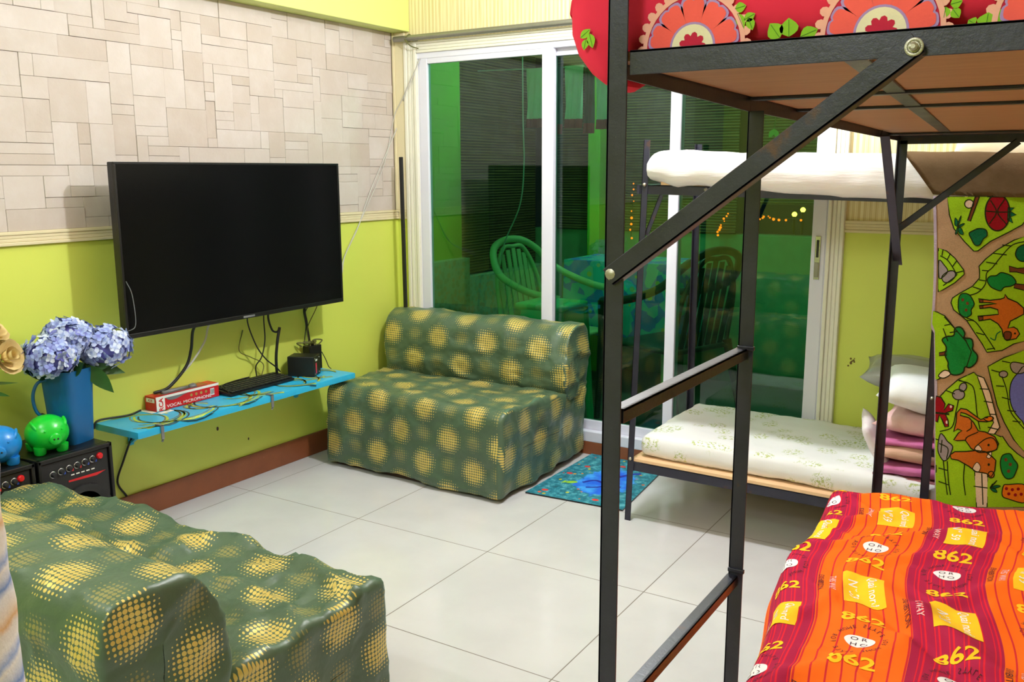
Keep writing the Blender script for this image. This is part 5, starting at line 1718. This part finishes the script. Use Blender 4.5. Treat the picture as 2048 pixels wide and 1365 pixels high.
# long-legged brown beast lying sideways
rp([(510, 928), (600, 940), (690, 930), (720, 920), (725, 890), (750, 925), (830, 960), (885, 1010), (885, 1060), (830, 1090), (770, 1120), (750, 1180), (800, 1170), (830, 1190), (850, 1230), (820, 1270), (740, 1285), (710, 1250), (700, 1190), (665, 1140), (600, 1100), (510, 1115), (500, 1075), (590, 1068), (670, 1060), (665, 1020), (600, 1000), (515, 1010), (510, 985), (600, 975), (660, 970), (600, 960), (515, 958)], BR, True, sm=False, w=10)
rp([(502, 925), (540, 935), (540, 955), (510, 960)], DB, True, sm=False); rp([(495, 1075), (540, 1080), (540, 1105), (505, 1115)], DB, True, sm=False); rp([(508, 985), (540, 985), (540, 1008), (512, 1010)], DB, True, sm=False)
rp(ell(810, 1225, 9, 9, 8), LN, True, line=False); rp([(720, 1215), (775, 1215), (770, 1270), (725, 1275)], DB, True)
rl([(690, 1205), (655, 1230), (640, 1280), (600, 1260)], True, mi=DG)
# lower left corner with the big tree
rp([(100, 1030), (150, 1040), (215, 1072), (330, 1215), (395, 1290), (440, 1380), (400, 1505), (250, 1552), (160, 1615), (60, 1620)], G, True, sm=False)
rl([(210, 1080), (330, 1215), (400, 1290)], True); rl([(200, 1180), (240, 1290)], True)
for a, c in (((210, 1155), (270, 1140)), ((255, 1215), (320, 1205))): rl([a, c], True, sm=False)
rp([(165, 110), (230, 95), (230, 130), (165, 135)], DB, False, sm=False)
rp([(190, 0), (230, -30), (290, -40), (300, -100), (350, -110), (385, -60), (380, -20), (440, -10), (455, 40), (450, 80), (490, 130), (480, 190), (430, 235), (385, 230), (370, 275), (320, 298), (265, 290), (240, 230), (240, 190), (215, 130), (225, 60)], TR, False, w=12)
rp([(170, 320), (160, 300), (205, 260), (250, 270), (258, 295), (210, 325)], PA, False)
# lion yard
rp([(110, 520), (165, 490), (230, 420), (330, 335), (460, 275), (485, 300), (545, 322), (600, 450), (650, 640), (682, 740), (640, 800), (690, 822), (705, 818), (760, 900), (830, 965), (900, 1015), (900, 1420), (60, 1420), (140, 1100), (105, 850)], G, False, sm=False)
rp([(490, 310), (545, 322), (600, 450), (650, 640), (682, 740), (635, 800), (580, 790), (630, 700), (600, 640), (570, 540), (530, 420)], PA, False, sm=False)
for a, c in (((510, 415), (590, 420)), ((545, 520), (625, 535)), ((590, 630), (655, 635)), ((580, 740), (670, 760))): rl([a, c], False, sm=False)
rp([(470, 1120), (580, 1130), (575, 1420), (485, 1420)], PA, False, sm=False); rl([(530, 1130), (540, 1400)], False); rl([(460, 1240), (580, 1255)], False)
rl([(330, 345), (420, 370), (465, 430), (490, 640), (515, 760)], False); rl([(330, 510), (310, 600), (275, 740), (170, 780)], False)
for a, c in (((220, 430), (300, 460)), ((330, 340), (400, 365)), ((110, 840), (190, 860)), ((160, 1090), (240, 1110)), ((160, 1205), (250, 1235))): rl([a, c], False, sm=False)
rl([(200, 1020), (215, 1160), (235, 1320)], False); rl([(235, 1030), (245, 1200), (262, 1320)], False); rl([(385, 1040), (375, 1180), (390, 1320)], False)
rp(ell(330, 465, 52, 44, 14), GR, False); rp(ell(368, 402, 30, 38, 12, 0.5), GR, False)
# butterfly
rp([(140, 480), (180, 490), (215, 545), (205, 600), (245, 545), (290, 560), (280, 600), (215, 625), (240, 680), (245, 735), (215, 740), (190, 680), (165, 640), (150, 700), (110, 690), (110, 600), (120, 520)], RD, False, sm=False, w=11)
rl([(120, 620), (250, 632)], False, w=16); rp(ell(265, 568, 10, 12, 8), PA, False, line=False); rp(ell(230, 700, 9, 14, 8), PA, False, line=False)
# rocks
rp([(175, 800), (205, 815), (235, 860), (280, 900), (270, 950), (240, 1010), (200, 1025), (160, 960), (155, 890)], GR, False); rl([(165, 880), (240, 920), (230, 1010)], False); rl([(190, 850), (180, 960)], False)
# two lions
rp([(290, 780), (310, 700), (315, 620), (350, 582), (400, 590), (470, 640), (520, 675), (570, 660), (620, 655), (625, 685), (570, 695), (500, 690), (440, 650), (390, 625), (350, 615), (345, 640), (420, 660), (460, 700), (500, 770), (560, 780), (640, 820), (672, 880), (655, 930), (590, 955), (500, 950), (440, 920), (390, 850), (320, 855), (290, 850), (330, 790), (360, 770), (325, 755)], BR, False, sm=False, w=10)
rl([(390, 850), (410, 820), (500, 780)], False); rl([(400, 775), (440, 745), (440, 690)], False)
rp([(470, 920), (500, 885), (560, 840), (620, 830), (660, 880), (650, 930), (560, 950), (500, 950)], BR, False, w=9); rp([(470, 920), (500, 890), (530, 925), (510, 950)], PA, False, w=6); rp(ell(588, 890, 10, 11, 8), LN, False, line=False)
rp([(545, 665), (600, 648), (630, 665), (590, 692)], OR_, False)
rp([(260, 975), (300, 948), (400, 945), (480, 935), (560, 945), (620, 990), (650, 1020), (640, 1110), (610, 1160), (570, 1130), (480, 1115), (420, 1070), (330, 1020), (270, 1010)], BR, False, sm=False, w=10)
rp([(455, 1080), (490, 1035), (520, 1075), (500, 1118), (465, 1110)], PA, False, w=6); rp(ell(590, 1055, 10, 12, 8), LN, False, line=False); rp([(570, 990), (600, 950), (615, 960), (600, 1000)], PA, False, w=6); rp(ell(610, 1140, 26, 28, 10), BR, False)
rp([(690, 1020), (710, 975), (770, 965), (800, 1010), (835, 1060), (820, 1120), (790, 1170), (740, 1175), (705, 1130), (690, 1070)], TR, False)
for c in ((735, 1015), (772, 1055), (758, 1112)): rp(ell(*c, 14, 15, 8), DB, False, line=False)
for a, b_ in ((660, 1190), (690, 1240), (620, 1220), (660, 1290)): rp([(600, 1250), ((600+a)/2+10, (1250+b_)/2-14), (a, b_), ((600+a)/2-6, (1250+b_)/2+12)], DG, False, w=6)
rp([(715, 1235), (760, 1225), (900, 1235), (900, 1380), (760, 1350), (705, 1320)], OR_, False)
for c in ((740, 1260), (790, 1270), (840, 1265), (760, 1305), (815, 1315), (865, 1310)): rp(ell(*c, 14, 14, 7), RD, False, line=False)
# pond yard at the right
rp([(580, 225), (720, 150), (900, 85), (900, 960), (800, 845), (720, 700), (660, 560), (620, 400)], G, False, sm=False)
rp([(900, 250), (830, 290), (780, 360), (765, 450), (775, 540), (810, 620), (870, 690), (900, 700)], BL, False)
rp([(770, 215), (800, 190), (900, 215), (900, 270), (840, 290), (790, 270)], GR, False); rp(ell(712, 292, 36, 28, 12), GR, False)
rl([(700, 310), (740, 430), (770, 600), (840, 700), (900, 770)], False)
for a, c in (((610, 255), (680, 275)), ((650, 390), (720, 395)), ((700, 488), (775, 510)), ((745, 600), (820, 610)), ((790, 690), (860, 700)), ((700, 180), (770, 195))): rl([a, c], False, sm=False)
# bound edge
lay_line(b, [(rug_edge(1.25-1.03*k/60)+0.003, 1.25-1.03*k/60) for k in range(61)], 0.008, lambda x, z: (x, rug_y(x, z)-0.0016, z), 12)
solo('play_rug', b, ['rug_path', 'rug_green', 'rug_line', 'rug_tree', 'rug_dkgreen', 'rug_brown', 'rug_dkbrown', 'rug_red', 'rug_grey', 'rug_blue', 'rug_pale', 'rug_orange', 'rug_edge'], 'bright green animal-print play rug hanging from the far bunk', 'rug', smooth=True, autosmooth=30)

# =================================================================== NEAR BUNK
NX0, NX1, NY0, NY1 = 2.541, 3.290, -2.757, -0.810
t = thing('bunk_bed', 'black angle-iron bunk bed with side ladder in the right foreground', 'bunk bed', ((NX0+NX1)/2, (NY0+NY1)/2, 0))
def deckz(y): return 1.438-0.0139*(y-NY0)
def bolt(parent, c, axis, r_=0.0065, d=-1):
    k = BM(); lathe(k, [(r_*1.25, 0), (r_*1.25, 0.0015*d), (r_, 0.0015*d), (r_, 0.005*d), (r_*0.5, 0.0065*d), (0, 0.0065*d)], c, 10, axis); obj('bolt', k, 'bolt', parent, smooth=True, autosmooth=30)
b = BM(); post(b, NX0, NY0, 0, 1.78, 1, 1, 0.0245); A = obj('post', b, 'iron', t); bolt(A, (NX0+0.010, NY0-0.0002, 1.2055), 'Y')
b = BM(); post(b, NX0, NY1, 0, 1.412, 1, -1, 0.026); obj('post', b, 'iron', t)
b = BM(); post(b, NX1, NY0, 0, 1.78, -1, 1); obj('post', b, 'iron', t)
b = BM(); post(b, NX1, NY1, 0, 1.412, -1, -1); obj('post', b, 'iron', t)
b = BM(); angle_iron(b, (NX0+0.001, -2.238, 0), (NX0+0.001, -2.238, 1.421), (1, 0, 0), (0, 1, 0), 0.026); LP = obj('ladder_post', b, 'iron', t)
for z in (1.035, 0.622):
    b = BM(); angle_iron(b, (NX0+0.018, NY0+0.024, z), (NX0+0.018, -2.236, z-0.006), (-1, 0, 0), (0, 0, -1), 0.019, 0.004); obj('rung', b, 'iron', t)
for z in (0.627, 1.030):
    b = BM(); box(b, (NX0+0.001, -2.243, z-0.004), (NX0+0.03, -2.236, z+0.003), 0.001); obj('weld', b, 'iron', LP)
# upper deck
b = BM(); angle_iron(b, (NX0+0.026, NY0+0.004, 1.4600), (NX1, NY0+0.004, 1.4600), (0, 0, -1), (0, 1, 0), 0.0268); obj('end_rail', b, 'iron', t)
b = BM()
angle_iron(b, (NX0+0.002, NY0+0.02, 1.4610), (NX0+0.002, -2.238, 1.4480), (0, 0, -1), (1, 0, 0), 0.028)
angle_iron(b, (NX0+0.002, -2.238, 1.4485), (NX0+0.002, NY1, 1.438), (0, 0, -1), (1, 0, 0), 0.028); obj('side_rail', b, 'iron', t)
b = BM(); angle_iron(b, (NX1-0.002, NY0, 1.4665), (NX1-0.002, NY1, 1.438), (0, 0, -1), (-1, 0, 0), 0.028); obj('side_rail', b, 'iron', t)
b = BM(); angle_iron(b, (NX0+0.005, NY1, 1.427), (NX1-0.005, NY1, 1.427), (0, 0, -1), (0, -1, 0), 0.026); obj('cross_rail', b, 'iron', t)
for y, z in ((-0.985, 1.424), (-2.232, 1.4400), (-1.95, 1.4368)):
    b = BM(); box(b, (NX0+0.005, y-0.012, z-0.0025), (NX1-0.005, y+0.012, z+0.0025), 0.0008); obj('cross_rail', b, 'iron', t)
b = BM()
obox(b, ((2.80+2.675)/2, (NY0+NY1)/2, 1.4425), (V3((2.675-2.80, NY1-NY0, -0.020)).normalized(), V3((NY1-NY0, 2.80-2.675, 0)).normalized(), V3((0, 0, 1))), (0.965, 0.013, 0.0015), 0.0005)
bmesh.ops.translate(b, verts=b.verts, vec=(0, 0, -0.0065))
obj('flat_strip', b, 'iron', t)
b = BM(); box(b, (NX0+0.007, NY0+0.010, 0.0), (NX1-0.007, NY1-0.004, 0.010), 0.001)
for v in b.verts: v.co.z += 1.4490-0.0120*(v.co.y-NY0)
obj('plywood', b, 'ply_dark', t)
# braces
b = BM(); angle_iron(b, (2.549, NY0-0.004, 1.2035), (2.872, NY0-0.004, 1.4475), (-0.6, 0, 0.8), (0, 1, 0), 0.0225, 0.003)
bmesh.ops.translate(b, verts=b.verts, vec=(0.006, -0.001, -0.0112))
BRC = obj('brace', b, 'iron', t); bolt(BRC, (2.868, NY0-0.0065, 1.4412), 'Y', 0.0042)
k = BM(); lathe(k, [(0.0088, 0), (0.0088, -0.0014), (0.0086, -0.0016), (0.0046, -0.0016), (0.0046, 0)], (2.868, NY0-0.0052, 1.4412), 20, 'Y'); obj('washer', k, 'bolt', BRC)
b = BM(); angle_iron(b, (NX0+0.010, -0.800, 1.045), (NX0+0.010, -1.155, 1.413), (1, 0, 0), (0, 0.7, 0.7), 0.024); obj('brace', b, 'iron', t)
b = BM(); angle_iron(b, (2.550, NY1-0.004, 1.160), (2.846, NY1-0.004, 1.412), (0.6, 0, -0.7), (0, 1, 0), 0.020); obj('brace', b, 'iron', t)
# lower deck
for nm, p0, p1, da in (('side_rail', (NX0+0.004, NY0, 0.29), (NX0+0.004, NY1, 0.27), (1, 0, 0)), ('side_rail', (NX1-0.004, NY0, 0.29), (NX1-0.004, NY1, 0.27), (-1, 0, 0)), ('end_rail', (NX0, NY0+0.004, 0.29), (NX1, NY0+0.004, 0.29), (0, 1, 0)), ('end_rail', (NX0, NY1-0.004, 0.27), (NX1, NY1-0.004, 0.27), (0, -1, 0))):
    b = BM(); angle_iron(b, p0, p1, da, (0, 0, -1), 0.03); obj(nm, b, 'iron', t)
b = BM(); box(b, (NX0+0.004, NY0+0.004, 0.0), (NX1-0.004, NY1-0.004, 0.012), 0.001)
for v in b.verts: v.co.z += 0.291-0.0103*(v.co.y-NY0)
obj('plywood', b, 'ply', t)
b = BM(); rbox(b, (NX0+0.035, NY0+0.03, 0.307), (NX1-0.02, -1.05, 0.375), 0.02, 0.05)
for v in b.verts: v.co.z -= 0.006*(v.co.y+2.7)
solo('lower_mattress', b, 'white_sheet', 'thin mattress under the orange spread on the near lower bunk', 'mattress', smooth=True)

# ---- orange and crimson spread
HS, HT = 0.12, 0.14
def soft(a, w=0.018): return 0.5*(a+math.sqrt(a*a+w*w))
def spread(s_, q, lift=0.0):
    a = s_-HS; c = q-HT
    ga, gc = soft(a), soft(c)
    ha, hc = ga-a, gc-c
    yf = -0.985+0.17*min(1.0, max(0, ga))-0.045
    y = yf-gc
    xl = 2.462-0.092*(y+1.03)
    xl = min(xl, 2.585)
    # tucked edges that wander along the side of the bed
    xl += 0.016*math.sin(q*5.2+0.6)-0.010*math.sin(q*11)
    x = xl+ga-0.30*ha*(1 if a < 0 else 0)
    z = 0.398-ha*0.95-hc
    # crumples
    P3 = V3((s_, q, 0))
    env = 1/(1+math.exp(-(s_-0.08)*40))
    w = 0.010*nz(P3, (4, 4, 1), 2.2)
    w += 0.013*max(0, ridge(V3((s_+0.55*q, q-0.3*s_, 0)), (4.2, 2.4, 1), 5.1)-0.55)*2.2
    w += 0.008*max(0, ridge(V3((s_-0.7*q, q+0.4*s_, 0)), (5.5, 4.0, 1), 9.4)-0.6)*2.2
    w += 0.0035*nz(P3, (16, 12, 1), 4)
    # a deep fold running diagonally over the middle
    fd = (s_-0.40)*0.80+(q-1.02)*(-0.52)
    along = (s_-0.40)*0.52+(q-1.02)*0.80
    w += (0.026*math.exp(-((fd-0.045)/0.035)**2)-0.018*math.exp(-((fd+0.01)/0.022)**2))*math.exp(-(along/0.22)**2)
    w *= env
    return V3((x-0.2*w, y, z+w)) if lift == 0 else V3((x-0.2*w, y, z+w))
def spread_l(lift):
    def f(s_, q):
        p = spread(s_, q); e = 0.004
        n = (spread(s_+e, q)-p).cross(spread(s_, q-e)-p)
        n.normalize()
        if n.z < 0 and n.x > 0: n = -n
        return p+n*lift
    return f
b = BM(); L = uvlay(b)
cell = 0.01
WS, WT = 0.94, 2.02
nu, nv = int(WS/cell), int(WT/cell)
g = [[b.verts.new(spread(i*cell, j*cell)) for i in range(nu+1)] for j in range(nv+1)]
for j in range(nv):
    for i in range(nu):
        f = b.faces.new((g[j][i], g[j+1][i], g[j+1][i+1], g[j][i+1])); f.smooth = True
        for lp, (a, c) in zip(f.loops, ((i, j), (i, j+1), (i+1, j+1), (i+1, j))): lp[L].uv = (a*cell, c*cell)
m1, m2, m3 = spread_l(0.0009), spread_l(0.0013), spread_l(0.0011)
YL, WH, INK, PK = 1, 2, 3, 4
def ring_text(s, cx, cy, rad, size, mi):
    n = len(s)
    for i, ch in enumerate(s):
        if ch == ' ': continue
        a = math.pi/2-2*math.pi*(i+0.5)/n
        lay_text(b, ch, cx+rad*math.cos(a), cy-rad*1.25*math.sin(a), size, -(a-math.pi/2) if False else 0, lambda u, v, A=a, CX=cx+rad*math.cos(a), CY=cy-rad*1.25*math.sin(a): m1(CX+(u-CX)*math.cos(A-math.pi/2)-(-(v-CY))*math.sin(A-math.pi/2), CY-((u-CX)*math.sin(A-math.pi/2)+(-(v-CY))*math.cos(A-math.pi/2))), mi, None)
def up_map(mp):   # lettering upright for someone at the foot of the bed: u to the right, v away
    return lambda u, v: mp(u, -v)
def side_map(mp, cx, cy):   # lettering turned a quarter: reads towards the foot of the bed
    return lambda u, v: mp(cx+v, cy+u)
def blob(cx, cy, s=0.82):
    pts = [(-0.036, -0.004), (-0.028, -0.02), (-0.008, -0.024), (0.010, -0.020), (0.032, -0.014), (0.036, 0.006), (0.024, 0.024), (0.0, 0.028), (-0.02, 0.020)]
    lay_poly(b, curve2([(cx+x*s, cy+y*1.25*s) for x, y in pts], 4, True), m1, WH, 0.01)
    for ch, dx, dy in (('O', -0.013, -0.010), ('R', 0.010, -0.010), ('H', -0.012, 0.014), ('O', 0.012, 0.014)):
        lay_text(b, ch, cx+dx*s, -(cy+dy*1.25*s), 0.024*s, 0, up_map(m2), INK, None)
    ring_text('STYLE FOR HOME STYLE FOR HOME ', cx, cy, 0.060*s, 0.017*s, INK)
def label(cx, cy):
    w, h = 0.044, 0.066
    lay_poly(b, [(cx-w, cy-h), (cx+w, cy-h), (cx+w, cy+h), (cx-w, cy+h)], m1, YL, 0.01)
    lay_text(b, 'Quai nord', 0, 0.020, 0.027, 0, side_map(m2, cx, cy), WH, 0.01, bold=0.006)
    lay_text(b, 'N\u00b0 59', 0, -0.022, 0.030, 0, side_map(m2, cx, cy), WH, 0.01, bold=0.006)
def num(cx, cy): lay_text(b, '862', cx, -cy, 0.050, 0, up_map(m1), YL, 0.01, bold=0.022, sx=1.15)
def small(cx, cy):
    lay_text(b, 'THIS WAY', 0, 0, 0.020, 0, side_map(m1, cx, cy), PK, None, bold=0.01)
    lay_text(b, 'EXHIBITION', 0, -0.026, 0.017, 0, side_map(m1, cx, cy), INK, None)
cr1, or1, cr2, or2, cr3 = 0.115, 0.292, 0.468, 0.646, 0.823
for q0 in (0.0, 0.50, 1.0, 1.5):
    for cx, ph in ((cr1, 0.26), (or1, 0.10), (cr2, 0.20), (or2, 0.42), (cr3, 0.30)):
        base = q0+ph-0.12
        for kind, dq in (('num', 0.015), ('blob', 0.115), ('num', 0.215), ('label', 0.365)):
            q = base+dq
            if q < 0.07 or q > WT-0.08: continue
            if kind == 'label': label(cx+0.004, q)
            elif kind == 'blob': blob(cx, q)
            else: num(cx, q)
        if 0.1 < base+0.36 < WT-0.1: small(cx-0.062, base+0.36)
solo('bed_spread', b, ['stripes', 'yellow', 'cloth_white', 'cloth_ink', 'cloth_pink'], 'orange and crimson striped spread with yellow labels on the near lower bunk', 'bed spread', smooth=False)

# ---- red flowered mattress on the near upper deck
b = BM()
MX0, MY0 = 2.466, -2.722
rbox(b, (MX0, MY0, 1.476), (3.30, -0.86, 1.640), 0.028, 0.016)
def fr(p, n):
    return 0.006*nz(p, (6, 6, 6), 3)+0.003*nz(p, (18, 18, 18), 5)
displace(b, fr)
for v in b.verts:
    v.co.z -= 0.006+0.0130*(v.co.y-MY0)
    k_ = max(0.0, min(1.0, (-2.50-v.co.y)/0.16)); k_ = k_*k_*(3-2*k_)
    d = max(0, (NX0-0.006-v.co.x)/0.06)
    if d > 0:
        v.co.z -= k_*0.050*min(1.0, d*1.4)*max(0, min(1, (1.57-v.co.z)/0.09))
        if v.co.z < 1.49: v.co.x += k_*0.040*min(1, max(0, (1.49-v.co.z)/0.065))**1.6
        v.co.x += (1-k_)*(NX0+0.012-v.co.x)*0.95
    v.co.z -= 0.0065*min(1, max(0, (1.60-v.co.z)/0.1)) if v.co.x > NX0 else 0
    zc_ = 1.487+0.062*math.sqrt(max(0.0, (v.co.x-MX0+0.004)/0.05))
    if v.co.x < 2.56 and v.co.z > zc_: v.co.z = zc_+0.15*(v.co.z-zc_)
def emap(l):
    return lambda u, v: (u, MY0-0.0045-l, max(v, 1.463))
def px_end(cx, cy):
    p = at(1130+cx*0.44824, cy*0.44824, 1, MY0-0.004); return (p.x, p.z)
def flower(cx, cy, s):
    c = px_end(cx, cy)
    u = 0.44824/FPX*1.02*s          # metres per drawn unit
    lay_poly(b, ell(*c, 232*u, 232*u, 40), emap(0.0), 5)
    for k in range(30):
        a = 2*math.pi*k/30; lay_poly(b, ell(c[0]+242*u*math.cos(a), c[1]+242*u*math.sin(a), 24*u, 20*u, 9, a), emap(0.0003), 1)
    lay_line(b, ell(*c, 228*u, 228*u, 40), 20*u, emap(0.0006), 1, closed=True)
    for k in range(10):
        a = 2*math.pi*(k+0.5)/10
        def pt(r_, w): return (c[0]+(r_*math.cos(a)-w*math.sin(a))*u, c[1]+(r_*math.sin(a)+w*math.cos(a))*u)
        for mi_, e_, l_ in ((3, 9, 0.0009), (2, 0, 0.0012)):
            lay_poly(b, curve2([pt(88-e_, -24), pt(150, -46-e_), pt(192+e_, -46-e_), pt(204+e_, -14), pt(196+e_, 0), pt(204+e_, 14), pt(192+e_, 46+e_), pt(150, 46+e_), pt(88-e_, 24)], 3, True), emap(l_), mi_)
    lay_poly(b, ell(*c, 106*u, 106*u, 30), emap(0.0014), 3); lay_poly(b, ell(*c, 96*u, 96*u, 30), emap(0.0016), 4)
    for k in range(9):
        a = 2*math.pi*k/9; lay_poly(b, ell(c[0]+44*u*math.cos(a), c[1]+44*u*math.sin(a), 20*u, 16*u, 8, a), emap(0.0018), 5)
    lay_poly(b, ell(*c, 36*u, 36*u, 14), emap(0.0019), 5)
def lf(cx, cy, tx, ty, w, mp=None):
    c = px_end(cx, cy); t_ = px_end(tx, ty); d = V3((t_[0]-c[0], t_[1]-c[1])); n = V3((-d.y, d.x)).normalized()*w*0.000255
    P_ = [V3(c)+d*q+n*math.sin(math.pi*q**0.85) for q in (0, .15, .3, .5, .7, .85)]+[V3(t_)]+[V3(c)+d*q-n*math.sin(math.pi*q**0.85) for q in (.85, .7, .5, .3, .15)]
    f_ = mp or emap
    lay_poly(b, [(q.x, q.y) for q in P_], f_(0.0004), 6)
    lay_line(b, [c, (c[0]+d.x*0.9, c[1]+d.y*0.9)], 0.0006, f_(0.0007), 7)
for c in ((570, 210), (1410, 145), (2230, 80)): flower(*c, 1.0)
for l_ in ((760, 40, 810, 25, 22), (770, 60, 800, 130, 20), (800, 90, 850, 60, 20), (820, 80, 838, 135, 20), (1000, 165, 1000, 80, 40), (960, 170, 915, 105, 36), (1050, 165, 1130, 130, 30), (1700, 30, 1690, 85, 20), (1720, 20, 1775, 5, 22), (1730, 40, 1760, 80, 20), (1880, 120, 1890, 55, 36), (1960, 110, 1975, 25, 40), (1830, 110, 1800, 90, 22)): lf(*l_)
# prints on the overhanging corner left of the post
def cmap(l): return lambda u, v: (max(u, MX0+0.03), MY0-0.0035-l, v)
for l_ in ((70, 170, 115, 130, 20), (95, 175, 85, 225, 18), (110, 150, 125, 215, 22), (255, 220, 262, 180, 20)): lf(*l_)
obj_red = solo('upper_mattress', b, ['red_sheet', 'lace', 'petal', 'petal_edge', 'cream', 'magenta', 'leafprint', 'leafvein'], 'red flower-print mattress on the upper deck of the near bunk', 'mattress', smooth=True, autosmooth=60)
# lace hem on the overhang
# =================================================================== LIGHT
def point(name, loc, energy, radius, col=(1, 1, 1)):
    l = bpy.data.lights.new(name, 'POINT'); l.energy = energy; l.shadow_soft_size = radius; l.color = col
    o = bpy.data.objects.new(name, l); COL.objects.link(o); o.location = loc; return o
point('ceiling_lamp', (1.72, -1.02, 2.28), 96, 0.04, (0.95, 0.97, 1.0))
point('second_lamp', (0.70, -3.40, 2.22), 36, 0.05, (0.92, 0.96, 1.0))
l = bpy.data.lights.new('room_lamp', 'AREA'); l.energy = 30; l.shape = 'DISK'; l.size = 0.6; l.color = (0.92, 0.96, 1.0)  # soft fill light added behind the camera to brighten the room
o = bpy.data.objects.new('room_lamp', l); COL.objects.link(o); o.location = (2.3, -4.7, 2.40); o.rotation_euler = (R(42), 0, 0)
point('balcony_bulb', (0.9, 0.9, 2.2), 22, 0.05, (1.0, 0.95, 0.85))  # unseen fill light put in to brighten the balcony
w = bpy.data.worlds.new('night'); SC.world = w; w.use_nodes = True
bg = w.node_tree.nodes.get('Background'); bg.inputs[0].default_value = (0.006, 0.007, 0.010, 1); bg.inputs[1].default_value = 1.0
SC.view_settings.view_transform = 'Standard'
SC.view_settings.look = 'None'
SC.view_settings.exposure = 0.0
